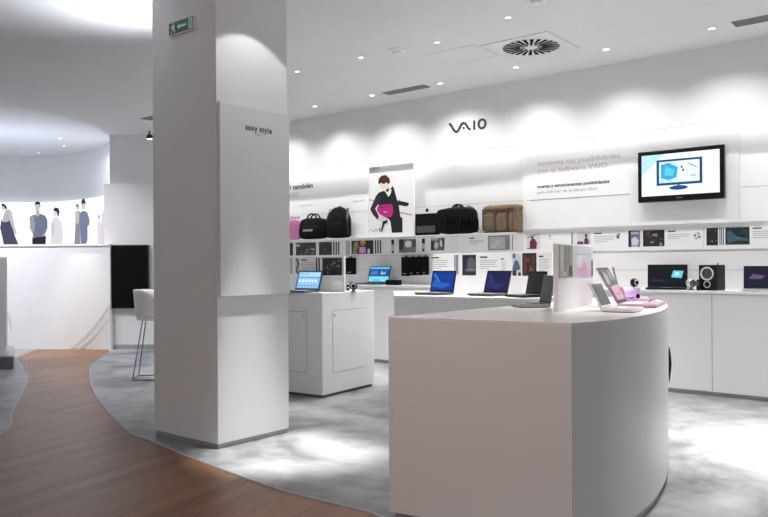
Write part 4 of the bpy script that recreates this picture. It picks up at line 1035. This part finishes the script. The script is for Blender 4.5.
# swirl diffuser
c = atz(531, 46.5, CZ); e_ = atz(558, 44, CZ); 
t = thing('swirl_vent', 'round swirl air vent with radial black slots in a square ceiling tile', 'vent', (c.x, c.y, CZ), WY)
rr = .30
mb = MB(); mb.box(-.37, .37, -.37, .37, -.006, -.0005, M['ceil']); mb.build('tile', t)
mb = MB()
for (a, b, c_, d) in ((-.372, .372, -.374, -.370), (-.372, .372, .370, .374), (-.374, -.370, -.372, .372), (.370, .374, -.372, .372)): mb.box(a, b, c_, d, -.007, -.0005, M['joint'])
mb.build('tile_joint', t)
mb = MB(); mb.lathe([(rr, -.006), (rr, -.009), (.002, -.009)], M['white_pl'], 40); mb.build('disc', t)
for i in range(24):
    a = 2*PI*i/24; r0, r1 = (.07 if i % 2 == 0 else .12), rr*.97
    u_ = Vector((math.cos(a), math.sin(a), 0)); v_ = Vector((-u_.y, u_.x, 0)); w_ = .0165
    P = [u_*r0+v_*w_*.6, u_*r1+v_*w_*1.3, u_*r1-v_*w_*1.3, u_*r0-v_*w_*.6]
    mb = MB(); mb.prism([(p.x, p.y) for p in P], -.0125, -.010, M['void']); mb.build('slot', t)
mb = MB(); mb.lathe([(.06, -.010), (.055, -.018), (.002, -.02)], M['white_pl'], 24); mb.build('hub', t, smooth=True)
for x, y, lab in ((397, 50, 'small white smoke detector on the ceiling between two dim spotlights'), (536, -1, 'grey round smoke detector at the top edge of the photo')):
    p = atz(x, y, CZ); t = thing('smoke_detector', lab, 'smoke detector', (p.x, p.y, CZ))
    mb = MB(); mb.lathe([(.095, 0), (.095, -.012), (.075, -.02)], M['white_pl'], 24); mb.build('base_plate', t, smooth=True)
    mb = MB(); mb.lathe([(.05, -.02), (.045, -.042), (.025, -.048)], M['white_pl'], 20); mb.build('sensor', t, smooth=True)
# access hatch
P = [atz(x, y, CZ) for x, y in ((433, 57), (475, 48), (492, 52), (450, 62))]; c = sum(P, Vector())/4
t = thing('ceiling_hatch', 'faintly outlined access hatch in the ceiling left of the swirl vent', 'hatch', (c.x, c.y, CZ), WY)
mb = MB(); mb.box(-.3, .3, -.25, .25, -.003, -.0005, M['ceil']); mb.build('hatch_panel', t, bevel=.001)
mb = MB()
for (a, b, c_, d) in ((-.303, .303, -.254, -.251), (-.303, .303, .251, .254), (-.304, -.301, -.25, .25), (.301, .304, -.25, .25)): mb.box(a, b, c_, d, -.0035, -.0005, M['joint'])
mb.build('hatch_joint', t)

# ------------------------------------------------------------------ light
def area(p, tgt, e, sx, sy, col=(1, 1, 1), name='area', spread=None):
    l = bpy.data.lights.new(name, 'AREA'); l.shape = 'RECTANGLE'; l.size = sx; l.size_y = sy; l.energy = e; l.color = col
    if spread: l.spread = spread
    o = bpy.data.objects.new(name, l); COL.objects.link(o); o.location = p
    o.rotation_euler = (Vector(tgt)-Vector(p)).to_track_quat('-Z', 'Y').to_euler(); return o
# slot light between fascia and wall, shining down on the wall
for i in range(4):
    a = SL+.2+i*4.2; c = a+2.1
    p = wp(c, DF+.21, 2.95); o = area(p, wp(c, DF+.16, 2.0), 14, 4.1, .05, (1, 1, .99))
    o.rotation_euler = (0, 0, 0); q1 = Vector((-N.x*.12, -N.y*.12, 1)).normalized()
    X = Vector((U.x, U.y, 0)); Z_ = q1; Y_ = Z_.cross(X)
    o.matrix_world = Matrix(((X.x, Y_.x, Z_.x, p.x), (X.y, Y_.y, Z_.y, p.y), (X.z, Y_.z, Z_.z, p.z), (0, 0, 0, 1)))
# unseen uplight added behind the column for the glow on the ceiling
spot((-1.9, 6.7, 2.6), (-2.2, 6.4, CZ), 120, R(120), 1, .08, (.88, .92, 1))
# raised ceiling glow
area((-7.0, 13.3, 2.2), (-7.0, 13.6, HZ), 30, 3, 1.2, (.80, .84, 1))
area((-5.2, 14.2, 3.5), (-5.2, 14.4, 0), 18, 2, 1, (.9, .92, 1))
W_ = bpy.data.worlds.new('world'); S.world = W_; W_.use_nodes = True
bg = W_.node_tree.nodes['Background']; bg.inputs[0].default_value = (1, .985, .98, 1); bg.inputs[1].default_value = .46

# warm fill added, unseen: one from behind the camera, one onto the counter front
area((-4.2, -2.0, 3.3), (.2, 4.5, .6), 32, 2.6, 1.4, (1, .83, .75))
spot((-.75, 2.3, CZ-.03), (.35, 3.8, .45), 120, R(62), 1, .06, (1, .75, .66))  # added spot giving the counter front its warm tint
# unseen spots added to brighten the low wall and the far-left floor
for x in (-7.4, -6.2, -5.0): spot((x, 10.2, CZ-.03), (x, 12.3, .9), 200, R(85), .9, .05, (.92, .94, 1))
for x, y in ((-6.6, 8.4), (-3.6, 10.2)): spot((x, y, CZ-.03), (x, y, 0), 200, R(70), 1, .05, (.80, .85, 1))
